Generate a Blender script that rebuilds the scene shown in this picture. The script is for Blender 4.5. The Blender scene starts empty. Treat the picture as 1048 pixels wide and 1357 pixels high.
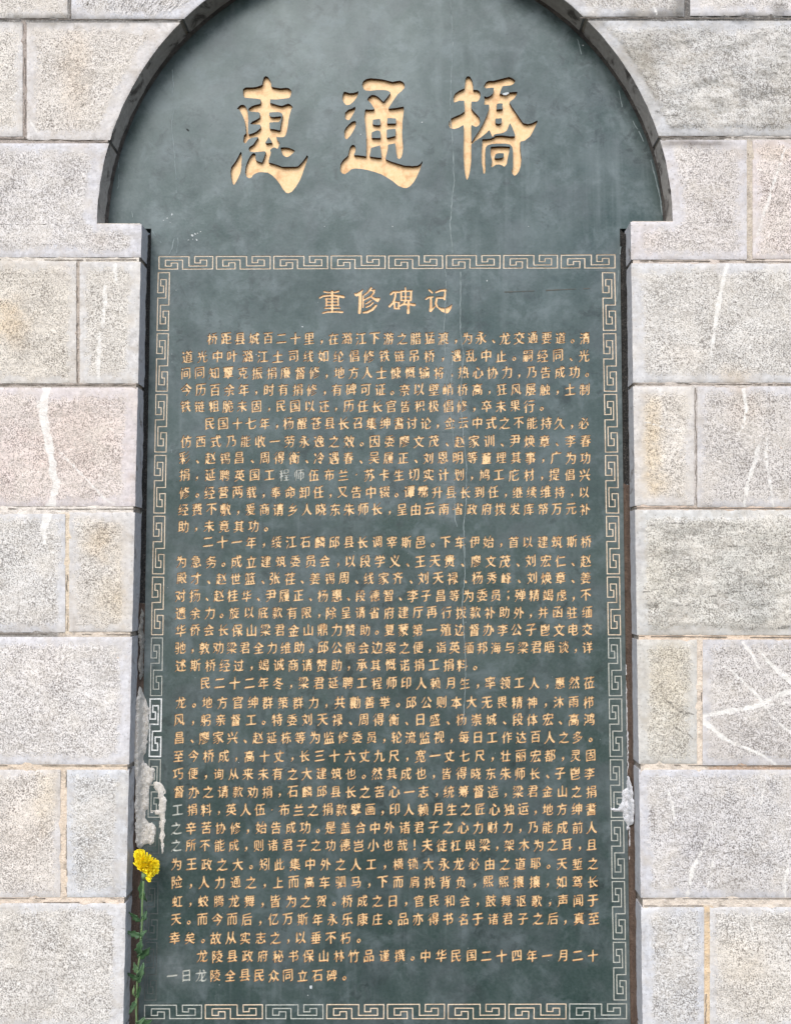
import bpy, math, random
import numpy as np
from mathutils import Vector, Matrix
from mathutils.geometry import delaunay_2d_cdt

random.seed(7)
R_ = np.random.RandomState(11)
SC = bpy.context.scene
COL = SC.collection

# ------------------------------------------------------------------ camera, sky, sun, exposure
F_PX, W_PX, H_PX = 1110.0, 1048.0, 1357.0
CAM = np.array([0.0, -2.2, 1.45])
PITCH, YAW = math.radians(4.57), math.radians(1.6)
cd = bpy.data.cameras.new('camera')
cd.sensor_fit = 'VERTICAL'; cd.sensor_height = 24.0; cd.lens = 24.0 * F_PX / H_PX
cd.clip_start = 0.05; cd.clip_end = 500
cam = bpy.data.objects.new('camera', cd); COL.objects.link(cam)
cam.location = CAM; cam.rotation_euler = (math.pi / 2 + PITCH, 0, YAW)
SC.camera = cam
CR = np.array(cam.rotation_euler.to_matrix())

SUN_EL, SUN_AZ = math.radians(44), math.radians(194)      # behind the camera, a little to the left
wd = bpy.data.worlds.new('World'); SC.world = wd; wd.use_nodes = True
nt = wd.node_tree; nt.nodes.clear()
wo = nt.nodes.new('ShaderNodeOutputWorld'); bg = nt.nodes.new('ShaderNodeBackground')
sky = nt.nodes.new('ShaderNodeTexSky'); sky.sky_type = 'NISHITA'; sky.sun_disc = False
sky.sun_elevation = SUN_EL; sky.sun_rotation = SUN_AZ
sky.air_density = 1.0; sky.dust_density = 1.2; sky.ozone_density = 1.0
hs = nt.nodes.new('ShaderNodeHueSaturation'); hs.inputs['Saturation'].default_value = 0.74   # overcast sky
nt.links.new(sky.outputs[0], hs.inputs['Color']); nt.links.new(hs.outputs[0], bg.inputs[0])
bg.inputs[1].default_value = 0.15
nt.links.new(bg.outputs[0], wo.inputs[0])
sd = bpy.data.lights.new('sun', 'SUN'); sd.energy = 1.3; sd.angle = math.radians(40); sd.color = (1.0, 0.95, 0.88)
sun = bpy.data.objects.new('sun', sd); COL.objects.link(sun)
sdir = Vector((math.sin(SUN_AZ) * math.cos(SUN_EL), math.cos(SUN_AZ) * math.cos(SUN_EL), math.sin(SUN_EL)))
sun.rotation_euler = sdir.to_track_quat('Z', 'Y').to_euler()
vs = SC.view_settings
vs.view_transform = 'Standard'; vs.look = 'None'; vs.gamma = 1.0; vs.use_curve_mapping = False
vs.exposure = 0.88

# ------------------------------------------------------------------ helpers
Y_SLAB = 0.072            # the slab lies this far behind the face of the wall


def P(u, v, y=0.0):
    """measured photo coordinates -> point on the vertical plane at depth y"""
    u = np.asarray(u, float); v = np.asarray(v, float); y = np.asarray(y, float)
    dc = np.stack([(u - W_PX / 2) / F_PX, -(v - H_PX / 2) / F_PX, -np.ones_like(u)], -1)
    d = dc @ CR.T
    t = (y - CAM[1]) / d[..., 1]
    return CAM + d * t[..., None]


def vnoise(x, y, seed=0):
    """value noise in -1..1"""
    x = np.asarray(x, float); y = np.asarray(y, float)
    xi = np.floor(x).astype(np.int64); yi = np.floor(y).astype(np.int64)
    fx = x - xi; fy = y - yi
    fx = fx * fx * (3 - 2 * fx); fy = fy * fy * (3 - 2 * fy)

    def h(a, b):
        n = (a * 374761393 + b * 668265263 + seed * 974711) & 0xffffffff
        n = ((n ^ (n >> 13)) * 1274126177) & 0xffffffff
        return ((n ^ (n >> 16)) & 0xffff) / 32767.5 - 1
    a = h(xi, yi) * (1 - fx) + h(xi + 1, yi) * fx
    b = h(xi, yi + 1) * (1 - fx) + h(xi + 1, yi + 1) * fx
    return a * (1 - fy) + b * fy


def fbm(x, y, seed=0, n=4):
    s = 0; a = 0.55
    for k in range(n):
        s = s + a * vnoise(x * 2 ** k, y * 2 ** k, seed + k * 17); a *= 0.5
    return s


def sstep(a, b, x):
    t = np.clip((x - a) / (b - a), 0, 1)
    return t * t * (3 - 2 * t)


def seg_dist(pts, poly, closed=True):
    """distance of points (N,2) to a polyline"""
    poly = np.asarray(poly, float)
    A = poly if closed else poly[:-1]
    B = np.roll(poly, -1, 0) if closed else poly[1:]
    best = np.full(len(pts), 1e9)
    for a, b in zip(A, B):
        ab = b - a; L = (ab ** 2).sum()
        if L < 1e-12: continue
        t = np.clip(((pts - a) @ ab) / L, 0, 1)
        q = a + t[:, None] * ab
        best = np.minimum(best, np.hypot(*(pts - q).T))
    return best


def inside(pts, loops):
    """even-odd test of points against a list of loops"""
    pts = np.asarray(pts, float)
    c = np.zeros(len(pts), int)
    for lp in loops:
        a = np.asarray(lp, float); b = np.roll(a, -1, 0)
        px = pts[:, 0][:, None]; py = pts[:, 1][:, None]
        cond = (a[:, 1] > py) != (b[:, 1] > py)
        with np.errstate(divide='ignore', invalid='ignore'):
            xs = a[:, 0] + (py - a[:, 1]) * (b[:, 0] - a[:, 0]) / (b[:, 1] - a[:, 1])
        c += (cond & (px < xs)).sum(1)
    return c % 2 == 1


def contours(f, thr):
    """marching squares; closed loops of (x, y) in grid units"""
    f = np.pad(f, 1, constant_values=f.min() - 1.0 if f.min() < thr else thr - 1)
    b = f > thr
    code = b[:-1, :-1] * 1 + b[:-1, 1:] * 2 + b[1:, 1:] * 4 + b[1:, :-1] * 8
    T = {1: [(3, 0)], 2: [(0, 1)], 3: [(3, 1)], 4: [(1, 2)], 5: [(3, 0), (1, 2)], 6: [(0, 2)], 7: [(3, 2)],
         8: [(2, 3)], 9: [(2, 0)], 10: [(0, 1), (2, 3)], 11: [(2, 1)], 12: [(1, 3)], 13: [(1, 0)], 14: [(0, 3)]}
    nxt = {}
    js, is_ = np.nonzero((code > 0) & (code < 15))
    for j, i in zip(js.tolist(), is_.tolist()):
        ed = (('h', j, i), ('v', j, i + 1), ('h', j + 1, i), ('v', j, i))
        for s, e in T[int(code[j, i])]:
            nxt[ed[s]] = ed[e]
    loops = []
    while nxt:
        k0, k = next(iter(nxt.items()))
        del nxt[k0]
        lp = [k0]
        while k != k0 and k in nxt:
            lp.append(k); k = nxt.pop(k)
        pts = []
        for t, j, i in lp:
            if t == 'h':
                a, c = f[j, i], f[j, i + 1]; pts.append((i + (thr - a) / (c - a), j))
            else:
                a, c = f[j, i], f[j + 1, i]; pts.append((i, j + (thr - a) / (c - a)))
        loops.append(np.array(pts) - 1)
    return loops


def simplify(lp, tol):
    lp = np.asarray(lp)
    for _ in range(6):
        n = len(lp)
        if n < 8: break
        a = np.roll(lp, 1, 0); c = np.roll(lp, -1, 0)
        ac = c - a; L = np.hypot(ac[:, 0], ac[:, 1]) + 1e-12
        d = np.abs(ac[:, 0] * (lp[:, 1] - a[:, 1]) - ac[:, 1] * (lp[:, 0] - a[:, 0])) / L
        rm = d < tol
        keep = np.ones(n, bool); prev = False
        for k in range(n):
            if rm[k] and not prev:
                keep[k] = False; prev = True
            else: prev = False
        if keep.all(): break
        lp = lp[keep]
    return lp


def poly_area(lp):
    a = np.asarray(lp); b = np.roll(a, -1, 0)
    return 0.5 * (a[:, 0] * b[:, 1] - b[:, 0] * a[:, 1]).sum()


def fill_poly(poly, X0, Y0, step, nx, ny):
    """raster (ny,nx) even-odd coverage of a closed polygon"""
    a = np.asarray(poly, float); b = np.roll(a, -1, 0)
    out = np.zeros((ny, nx), bool)
    xs = X0 + step * np.arange(nx)
    for j in range(ny):
        y = Y0 + step * j + 1e-4
        m = (a[:, 1] > y) != (b[:, 1] > y)
        if not m.any(): continue
        cr = np.sort(a[m, 0] + (y - a[m, 1]) * (b[m, 0] - a[m, 0]) / (b[m, 1] - a[m, 1]))
        out[j] = (np.searchsorted(cr, xs) % 2) == 1
    return out


def gauss_mat(n, sigma):
    i = np.arange(n)
    k = np.exp(-0.5 * ((i[:, None] - i[None]) / sigma) ** 2)
    return k / k.sum(1).max()


class MB:
    """collects faces for one mesh"""
    def __init__(s): s.v = []; s.f = []; s.m = []; s.n = 0; s.attr = {}
    def add(s, verts, faces, mat=0):
        verts = np.asarray(verts, float).reshape(-1, 3)
        s.v.append(verts)
        s.f += [[i + s.n for i in f] for f in faces]
        s.m += [mat] * len(faces) if isinstance(mat, int) else list(mat)
        s.n += len(verts)
    def build(s, name, mats, parent=None, smooth=False, attrs=None):
        me = bpy.data.meshes.new(name)
        me.from_pydata(np.concatenate(s.v).tolist(), [], s.f)
        for m in (mats if isinstance(mats, (list, tuple)) else [mats]): me.materials.append(m)
        me.polygons.foreach_set('material_index', s.m)
        if smooth: me.polygons.foreach_set('use_smooth', [True] * len(s.f))
        for k, arr in (attrs or {}).items():
            arr = np.asarray(arr, np.float32)
            if arr.ndim == 2:
                at = me.attributes.new(k, 'FLOAT_COLOR', 'POINT')
                at.data.foreach_set('color', np.concatenate([arr, np.ones((len(arr), 1), np.float32)], 1).ravel())
            else:
                at = me.attributes.new(k, 'FLOAT', 'POINT'); at.data.foreach_set('value', arr)
        me.update()
        o = bpy.data.objects.new(name, me); COL.objects.link(o)
        if parent is not None:
            o.parent = parent
            o.matrix_parent_inverse = Matrix.Translation(-Vector(parent.location))
        return o


def thing(name, label, cat, loc):
    o = bpy.data.objects.new(name, None); COL.objects.link(o)
    o.location = loc; o.empty_display_size = 0.1
    o['label'] = label; o['category'] = cat; o['kind'] = 'thing'
    return o


def ribbon(mb, pts, w0, w1, y, wob=0.5, seed=0, step=4.0, gaps=0.0):
    pa = np.array(pts, float); seg = np.hypot(*np.diff(pa, axis=0).T); s = np.concatenate([[0], np.cumsum(seg)])
    n = max(3, int(s[-1] / step)); q = np.linspace(0, s[-1], n)
    u = np.interp(q, s, pa[:, 0]); v = np.interp(q, s, pa[:, 1])
    u = u + wob * (vnoise(q / 7, q * 0 + seed, seed) + .6 * vnoise(q / 2.5, q * 0, seed + 3))
    w = (w0 + (w1 - w0) * (0.5 + 0.5 * vnoise(q / 9, q * 0 + 7.3, seed + 1))) / 2
    du = np.gradient(u); dv = np.gradient(v); L = np.hypot(du, dv) + 1e-9
    nx, ny = -dv / L, du / L
    a = P(u + nx * w, v + ny * w, np.full(n, y)); b = P(u - nx * w, v - ny * w, np.full(n, y))
    g = .65 * vnoise(q / 45, q * 0 + 3.1, seed + 5) + .45 * vnoise(q / 12, q * 0 + 5.1, seed + 6)
    fs = [[i, i + 1, n + i + 1, n + i] for i in range(n - 1) if g[i] > gaps * 2 - 1]
    mb.add(np.concatenate([a, b]), fs)



# ------------------------------------------------------------------ materials
class NT:
    def __init__(s, name):
        s.m = bpy.data.materials.new(name); s.m.use_nodes = True
        s.t = s.m.node_tree; s.t.nodes.clear()
        s.out = s.t.nodes.new('ShaderNodeOutputMaterial'); s.b = s.t.nodes.new('ShaderNodeBsdfPrincipled')
        s.t.links.new(s.b.outputs[0], s.out.inputs[0])
        tc = s.t.nodes.new('ShaderNodeTexCoord'); s.co = tc.outputs['Object']
    def n(s, typ, **kw):
        o = s.t.nodes.new(typ)
        for k, v in kw.items(): setattr(o, k, v)
        return o
    def link(s, a, b): s.t.links.new(a, b)
    def set(s, sock, v):
        if isinstance(v, bpy.types.NodeSocket): s.link(v, sock)
        else: sock.default_value = v
    def scaled(s, sx, sy, sz, off=(0, 0, 0)):
        m = s.n('ShaderNodeMapping'); m.inputs['Scale'].default_value = (sx, sy, sz); m.inputs['Location'].default_value = off
        s.link(s.co, m.inputs[0]); return m.outputs[0]
    def noise(s, scale, detail=3, rough=0.55, dist=0.0, co=None):
        o = s.n('ShaderNodeTexNoise'); o.inputs['Scale'].default_value = scale
        o.inputs['Detail'].default_value = detail; o.inputs['Roughness'].default_value = rough
        o.inputs['Distortion'].default_value = dist
        s.link(co or s.co, o.inputs['Vector']); return o.outputs['Fac']
    def voro(s, scale, co=None, feature='F1'):
        o = s.n('ShaderNodeTexVoronoi', feature=feature); o.inputs['Scale'].default_value = scale
        s.link(co or s.co, o.inputs['Vector']); return o.outputs['Distance']
    def rng(s, x, a, b, c=0.0, d=1.0):
        o = s.n('ShaderNodeMapRange'); s.set(o.inputs[0], x)
        for i, v in zip((1, 2, 3, 4), (a, b, c, d)): o.inputs[i].default_value = v
        return o.outputs[0]
    def math(s, op, a, b=0.0):
        o = s.n('ShaderNodeMath', operation=op); s.set(o.inputs[0], a); s.set(o.inputs[1], b); return o.outputs[0]
    def mix(s, f, a, b, mode='MIX'):
        o = s.n('ShaderNodeMix', data_type='RGBA', blend_type=mode)
        s.set(o.inputs[0], f)
        for k, v in ((6, a), (7, b)):
            s.set(o.inputs[k], v if isinstance(v, bpy.types.NodeSocket) else (*v[:3], 1.0))
        return o.outputs[2]
    def attr(s, name, col=False):
        o = s.n('ShaderNodeAttribute'); o.attribute_name = name
        return o.outputs['Color'] if col else o.outputs['Fac']
    def bump(s, h, strength, dist, prev=None):
        o = s.n('ShaderNodeBump'); o.inputs['Strength'].default_value = strength; o.inputs['Distance'].default_value = dist
        s.link(h, o.inputs['Height'])
        if prev: s.link(prev, o.inputs['Normal'])
        return o.outputs[0]
    def done(s, col, rough=0.8, normal=None, spec=None):
        s.set(s.b.inputs['Base Color'], col if isinstance(col, bpy.types.NodeSocket) else (*col[:3], 1))
        s.set(s.b.inputs['Roughness'], rough)
        if normal: s.link(normal, s.b.inputs['Normal'])
        if spec is not None: s.b.inputs['Specular IOR Level'].default_value = spec
        return s.m


def mat_block(name, rough_face):
    t = NT(name)
    mg = t.attr('margin'); tint = t.attr('tint', True); vein = t.attr('vein')
    wob = t.noise(55, 3)
    mask = t.rng(t.math('ADD', mg, t.math('ADD', t.rng(wob, 0.3, 0.7, -6, 6), t.rng(t.noise(230, 2), 0.3, 0.7, -5, 5))), -2.6, 2.6)
    # picked face: pale grains with fine dark pits
    g1 = t.noise(275, 2, 0.6); g2 = t.noise(110, 3, 0.6)
    g = t.math('ADD', t.math('MULTIPLY', g1, 0.72), t.math('MULTIPLY', g2, 0.28))
    clump = t.noise(11, 4, 0.6)
    g = t.math('ADD', g, t.rng(clump, 0.3, 0.7, -0.05, 0.05))
    pit = t.rng(g, 0.465, 0.41)
    base = t.mix(t.rng(g, 0.44, 0.57), (0.42, 0.40, 0.38), (0.715, 0.69, 0.66))
    face = t.mix(t.math('MULTIPLY', pit, t.rng(t.noise(7, 3), 0.35, 0.65, 0.42, 0.78)), base, (0.135, 0.118, 0.106))
    if rough_face:
        lay = t.noise(26, 4, 0.65, 0.6, t.scaled(0.55, 1, 2.0))
        face = t.mix(t.rng(lay, 0.50, 0.34, 0, 0.5), face, (0.27, 0.262, 0.245))
    # drafted margin: smooth, bluish white, streaked by the chisel
    st = t.noise(70, 4, 0.6)
    marg = t.mix(t.rng(st, 0.35, 0.66), (0.50, 0.495, 0.505), (0.655, 0.65, 0.66))
    pm = t.noise(17, 5, 0.65, 0.4, t.scaled(1, 1, 1, (5, 2, 9)))
    marg = t.mix(t.rng(pm, 0.5, 0.66, 0, 0.75), marg, (0.49, 0.455, 0.42))
    pm2 = t.noise(24, 6, 0.7, 0.5, t.scaled(1, 1, 1, (1, 2, 3)))
    marg = t.mix(t.rng(pm2, 0.57, 0.72, 0, 0.7), marg, (0.32, 0.31, 0.31))
    fl = t.noise(180, 3); fl = t.rng(fl, 0.40, 0.33, 0, 0.6)
    marg = t.mix(fl, marg, (0.22, 0.21, 0.20))
    col = t.mix(mask, marg, face)
    col = t.mix(1.0, col, tint, 'MULTIPLY')
    # broad tone changes, faint bedding streaks, slow weather staining, then calcite veins and open cracks
    tone = t.noise(21, 5, 0.65, 0.3, t.scaled(1, 1, 1.25, (2, 8, 1)))
    col = t.mix(t.rng(tone, 0.46, 0.70, 0, 0.42), col, (0.40, 0.365, 0.325))
    tone2 = t.noise(9, 4, 0.6, 0.2, t.scaled(1, 1, 1, (7, 3, 2)))
    col = t.mix(t.rng(tone2, 0.50, 0.72, 0, 0.40), col, (0.72, 0.66, 0.58))
    bed = t.noise(12, 5, 0.65, 0.2, t.scaled(0.5, 1, 5.0))
    col = t.mix(t.rng(bed, 0.55, 0.70, 0, 0.22), col, (0.27, 0.25, 0.23))
    w = t.noise(5.5, 4, 0.6)
    col = t.mix(t.rng(w, 0.5, 0.75, 0, 0.32), col, (0.36, 0.31, 0.26))
    vm = t.rng(t.math('ADD', vein, t.rng(t.noise(120, 3), 0.3, 0.7, -1.1, 1.1)), 0.9, -0.8)
    col = t.mix(t.math('MULTIPLY', vm, t.rng(t.noise(48, 4), 0.35, 0.6, 0.55, 0.95)), col, (0.73, 0.705, 0.665))
    ck = t.rng(t.math('ADD', t.attr('crack'), t.rng(t.noise(160, 3), 0.3, 0.7, -0.8, 0.8)), 0.7, -0.4)
    col = t.mix(t.math('MULTIPLY', ck, 0.72), col, (0.10, 0.092, 0.08))
    h = t.math('MULTIPLY', t.math('SUBTRACT', g, 0.5), mask)
    bm = t.bump(h, 0.7, 0.0030)
    bm = t.bump(st, 0.25, 0.002, bm)
    return t.done(col, 0.85, bm, 0.25)


def mat_reveal(name, a, b, dark, amount):
    t = NT(name)
    n = t.noise(16, 5, 0.65, 0.5); f = t.noise(90, 4)
    col = t.mix(t.rng(f, 0.3, 0.7), a, b)
    col = t.mix(t.rng(n, 0.62 - amount * 0.3, 0.72 - amount * 0.3), col, dark)
    return t.done(col, 0.85, t.bump(f, 0.5, 0.003), 0.2)


def mat_slab():
    t = NT('slate_face')
    n1 = t.noise(3.2, 5, 0.62, 0.6); n2 = t.noise(13, 6, 0.70, 0.35); n3 = t.noise(140, 3)
    col = t.mix(t.rng(n1, 0.34, 0.68), (0.023, 0.043, 0.038), (0.051, 0.071, 0.068))
    n4 = t.noise(8.5, 4, 0.6, 0.5, t.scaled(1, 1, 1, (4, 4, 1)))
    col = t.mix(t.rng(n4, 0.46, 0.66, 0, 0.65), col, (0.062, 0.073, 0.078))
    col = t.mix(t.rng(n2, 0.50, 0.68, 0, 0.75), col, (0.100, 0.124, 0.130))
    col = t.mix(t.rng(n3, 0.35, 0.7, 0, 0.25), col, (0.10, 0.13, 0.13))
    cl = t.noise(6.0, 5, 0.65, 0.3, t.scaled(1, 1, .8, (9, 1, 5)))
    col = t.mix(t.rng(cl, 0.52, 0.70, 0, 0.42), col, (0.088, 0.112, 0.112))
    col = t.mix(t.rng(cl, 0.46, 0.32, 0, 0.45), col, (0.020, 0.036, 0.034))
    # dark mineral flecks and hairlines
    d1 = t.noise(24, 7, 0.74, 0.5); d2 = t.noise(4.0, 3)
    dk = t.math('MULTIPLY', t.rng(d1, 0.47, 0.37), t.rng(d2, 0.42, 0.56))
    col = t.mix(t.math('MULTIPLY', dk, 0.85), col, (0.021, 0.030, 0.030))
    bl = t.noise(30, 5, 0.7, 0.3)
    col = t.mix(t.rng(bl, 0.42, 0.30, 0, 0.55), col, (0.026, 0.042, 0.041))
    fine = t.noise(75, 4, 0.7, 0.8)
    col = t.mix(t.rng(fine, 0.36, 0.29, 0, 0.5), col, (0.026, 0.036, 0.037))
    # dry streaks left by rain water
    sx = t.noise(1.0, 5, 0.6, 0.0, t.scaled(34, 34, 1.5)); sm = t.noise(2.6, 2, 0.5, 0.0, t.scaled(1, 1, 1, (3, 1, 7)))
    stk = t.math('MULTIPLY', t.rng(sx, 0.53, 0.74), t.rng(sm, 0.47, 0.62))
    col = t.mix(t.math('MULTIPLY', stk, 0.18), col, (0.27, 0.30, 0.315))
    # dust along the worn edges, and a dusty bloom
    dust = t.attr('dust')
    col = t.mix(t.math('MULTIPLY', dust, t.rng(t.noise(40, 5, 0.7), 0.3, 0.7, 0.1, 0.8)), col, (0.225, 0.245, 0.255))
    rough = t.math('ADD', t.rng(n2, 0.3, 0.7, 0.30, 0.46), t.rng(n1, 0.3, 0.7, -0.06, 0.08))
    bm = t.bump(n3, 0.10, 0.0012)
    bm = t.bump(n2, 0.12, 0.004, bm)
    t.b.inputs['Specular Tint'].default_value = (0.86, 0.97, 1.0, 1.0)
    t.link(t.math('ADD', t.rng(cl, 0.34, 0.66, 0.37, 0.51), t.rng(n2, 0.35, 0.65, -0.08, 0.12)), t.b.inputs['Specular IOR Level'])   # worn and better kept polish
    return t.done(col, rough, bm)


def mat_paint(name, hi, mid, lo, sc, lo_amt=0.5, rough=0.5):
    t = NT(name)
    a = t.noise(sc, 4, 0.6, 0.4); b = t.noise(sc * 6, 3, 0.6)
    col = t.mix(t.rng(b, 0.3, 0.7), mid, hi)
    col = t.mix(t.rng(a, 0.52, 0.72, 0, lo_amt), col, lo)
    return t.done(col, rough, t.bump(b, 0.3, 0.001), 0.4)


def mat_rough(name, c1, c2, c3, sc, spec=0.2, bumpd=0.006, rough=0.9):
    t = NT(name)
    a = t.noise(sc, 5, 0.65, 0.4); b = t.noise(sc * 7, 4, 0.7)
    col = t.mix(t.rng(a, 0.35, 0.65), c1, c2)
    col = t.mix(t.rng(b, 0.52, 0.7, 0, 0.8), col, c3)
    return t.done(col, rough, t.bump(b, 0.8, bumpd), spec)


def mat_mortar():
    t = NT('joint_mortar')
    col = t.attr('tint', True)
    a = t.noise(38, 5, 0.65); b = t.noise(210, 3)
    col = t.mix(t.rng(a, 0.5, 0.72, 0, 0.65), col, (0.20, 0.17, 0.145))
    col = t.mix(t.rng(b, 0.5, 0.75, 0, 0.35), col, (0.70, 0.66, 0.60))
    return t.done(col, 0.95, t.bump(b, 0.7, 0.004), 0.15)


def mat_plain(name, col, rough=0.6, spec=0.4, vary=None, sc=60, sub=0.0):
    t = NT(name)
    c = col
    if vary: c = t.mix(t.rng(t.noise(sc, 3), 0.3, 0.7), col, vary)
    m = t.done(c, rough, None, spec)
    if sub:
        t.b.inputs['Subsurface Weight'].default_value = sub
        t.b.inputs['Subsurface Radius'].default_value = (0.004, 0.003, 0.001)
    return m


M_BLOCK = mat_block('picked_limestone', False)
M_ROUGH = mat_block('split_limestone', True)
M_REV = mat_reveal('sawn_reveal', (0.40, 0.395, 0.405), (0.52, 0.515, 0.525), (0.20, 0.18, 0.165), 0.1)
M_ARCH = mat_reveal('stained_reveal', (0.36, 0.32, 0.285), (0.48, 0.44, 0.40), (0.13, 0.113, 0.10), 0.28)
M_SLAB = mat_slab()
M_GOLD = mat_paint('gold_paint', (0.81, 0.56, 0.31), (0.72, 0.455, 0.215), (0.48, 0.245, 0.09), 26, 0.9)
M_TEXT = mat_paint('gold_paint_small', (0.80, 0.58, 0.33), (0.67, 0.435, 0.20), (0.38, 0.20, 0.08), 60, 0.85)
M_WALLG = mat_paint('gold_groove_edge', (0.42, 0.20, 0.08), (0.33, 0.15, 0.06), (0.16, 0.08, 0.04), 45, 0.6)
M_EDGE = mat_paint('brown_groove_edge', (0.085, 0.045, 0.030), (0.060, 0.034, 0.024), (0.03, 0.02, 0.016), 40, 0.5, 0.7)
M_PALE = mat_paint('faded_paint', (0.52, 0.52, 0.47), (0.38, 0.385, 0.35), (0.20, 0.22, 0.21), 40, 0.6)
M_LINE = mat_paint('border_paint', (0.74, 0.65, 0.53), (0.60, 0.49, 0.36), (0.34, 0.24, 0.15), 22, 0.7)
M_LINEW = mat_paint('border_groove_edge', (0.60, 0.44, 0.30), (0.45, 0.31, 0.19), (0.25, 0.16, 0.10), 22, 0.6)
M_WORN = mat_paint('worn_groove', (0.125, 0.135, 0.13), (0.075, 0.09, 0.088), (0.035, 0.045, 0.045), 25, 0.7)
M_WHITE = mat_paint('white_smear', (0.74, 0.74, 0.73), (0.58, 0.59, 0.58), (0.16, 0.18, 0.18), 55, 0.9)
M_MORT = mat_mortar()
M_GAPK = mat_rough('black_gap_filler', (0.020, 0.019, 0.018), (0.040, 0.037, 0.034), (0.17, 0.15, 0.13), 30)
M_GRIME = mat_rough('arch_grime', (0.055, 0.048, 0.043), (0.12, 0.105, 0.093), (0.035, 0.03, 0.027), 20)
M_GAPB = mat_rough('brown_gap_filler', (0.095, 0.064, 0.048), (0.15, 0.105, 0.08), (0.06, 0.042, 0.034), 24)
M_CEM = mat_rough('dried_cement', (0.68, 0.635, 0.57), (0.84, 0.795, 0.735), (0.44, 0.385, 0.325), 60, 0.15, 0.008)
M_CEMD = mat_rough('old_cement', (0.30, 0.28, 0.25), (0.42, 0.40, 0.36), (0.13, 0.115, 0.10), 60, 0.15, 0.010)
M_CEMW = mat_rough('white_filler', (0.66, 0.66, 0.68), (0.80, 0.80, 0.82), (0.45, 0.43, 0.43), 50, 0.15, 0.008)
M_CHALK = mat_plain('calcite_hairline', (0.27, 0.31, 0.315), 0.8, 0.2, (0.12, 0.155, 0.16), 70)
M_CRACK = mat_plain('calcite_crack', (0.29, 0.33, 0.33), 0.8, 0.2, (0.11, 0.14, 0.14), 60)
M_FLECK = mat_plain('white_fleck', (0.5, 0.52, 0.52), 0.8, 0.2)
M_DARKCHIP = mat_plain('dark_chip', (0.012, 0.013, 0.013), 0.8, 0.2)
M_RUST = mat_plain('thin_rust_line', (0.105, 0.092, 0.075), 0.7, 0.3, (0.062, 0.075, 0.072), 60)
M_PETAL = mat_plain('yellow_petal', (0.97, 0.68, 0.008), 0.5, 0.3, (1.0, 0.90, 0.05), 170, 0.3)
M_STEM = mat_plain('green_stem', (0.115, 0.19, 0.075), 0.55, 0.4, (0.16, 0.24, 0.11), 90)
M_LEAF = mat_plain('green_leaf', (0.030, 0.075, 0.030), 0.55, 0.4, (0.055, 0.115, 0.050), 60)
M_LEAFP = mat_plain('pale_leaf', (0.085, 0.16, 0.075), 0.55, 0.4, (0.12, 0.21, 0.11), 60)

# ------------------------------------------------------------------ the masonry wall
AC, AR = (510.0, 298.0), 381.0                     # arch centre and radius
lx = lambda v: 188.0 - 0.0231 * (v - 300) + .55 * fbm(np.asarray(v) / 13.0, 4.5, 65, 3)          # edges of the recess on the face of the wall
rx = lambda v: 835.3 + 0.0150 * (v - 300) + .55 * fbm(np.asarray(v) / 13.0, 9.5, 67, 3)


def arch_x(v, side):
    d = AR ** 2 - (np.asarray(v, float) - AC[1]) ** 2
    return AC[0] + side * np.sqrt(np.maximum(d, 0))


wall = thing('stone_wall', 'pale picked limestone block wall framing the arched recess of the green tablet', 'wall', tuple(P(510, 1530)))
UL, UR = -190.0, 1240.0

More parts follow.
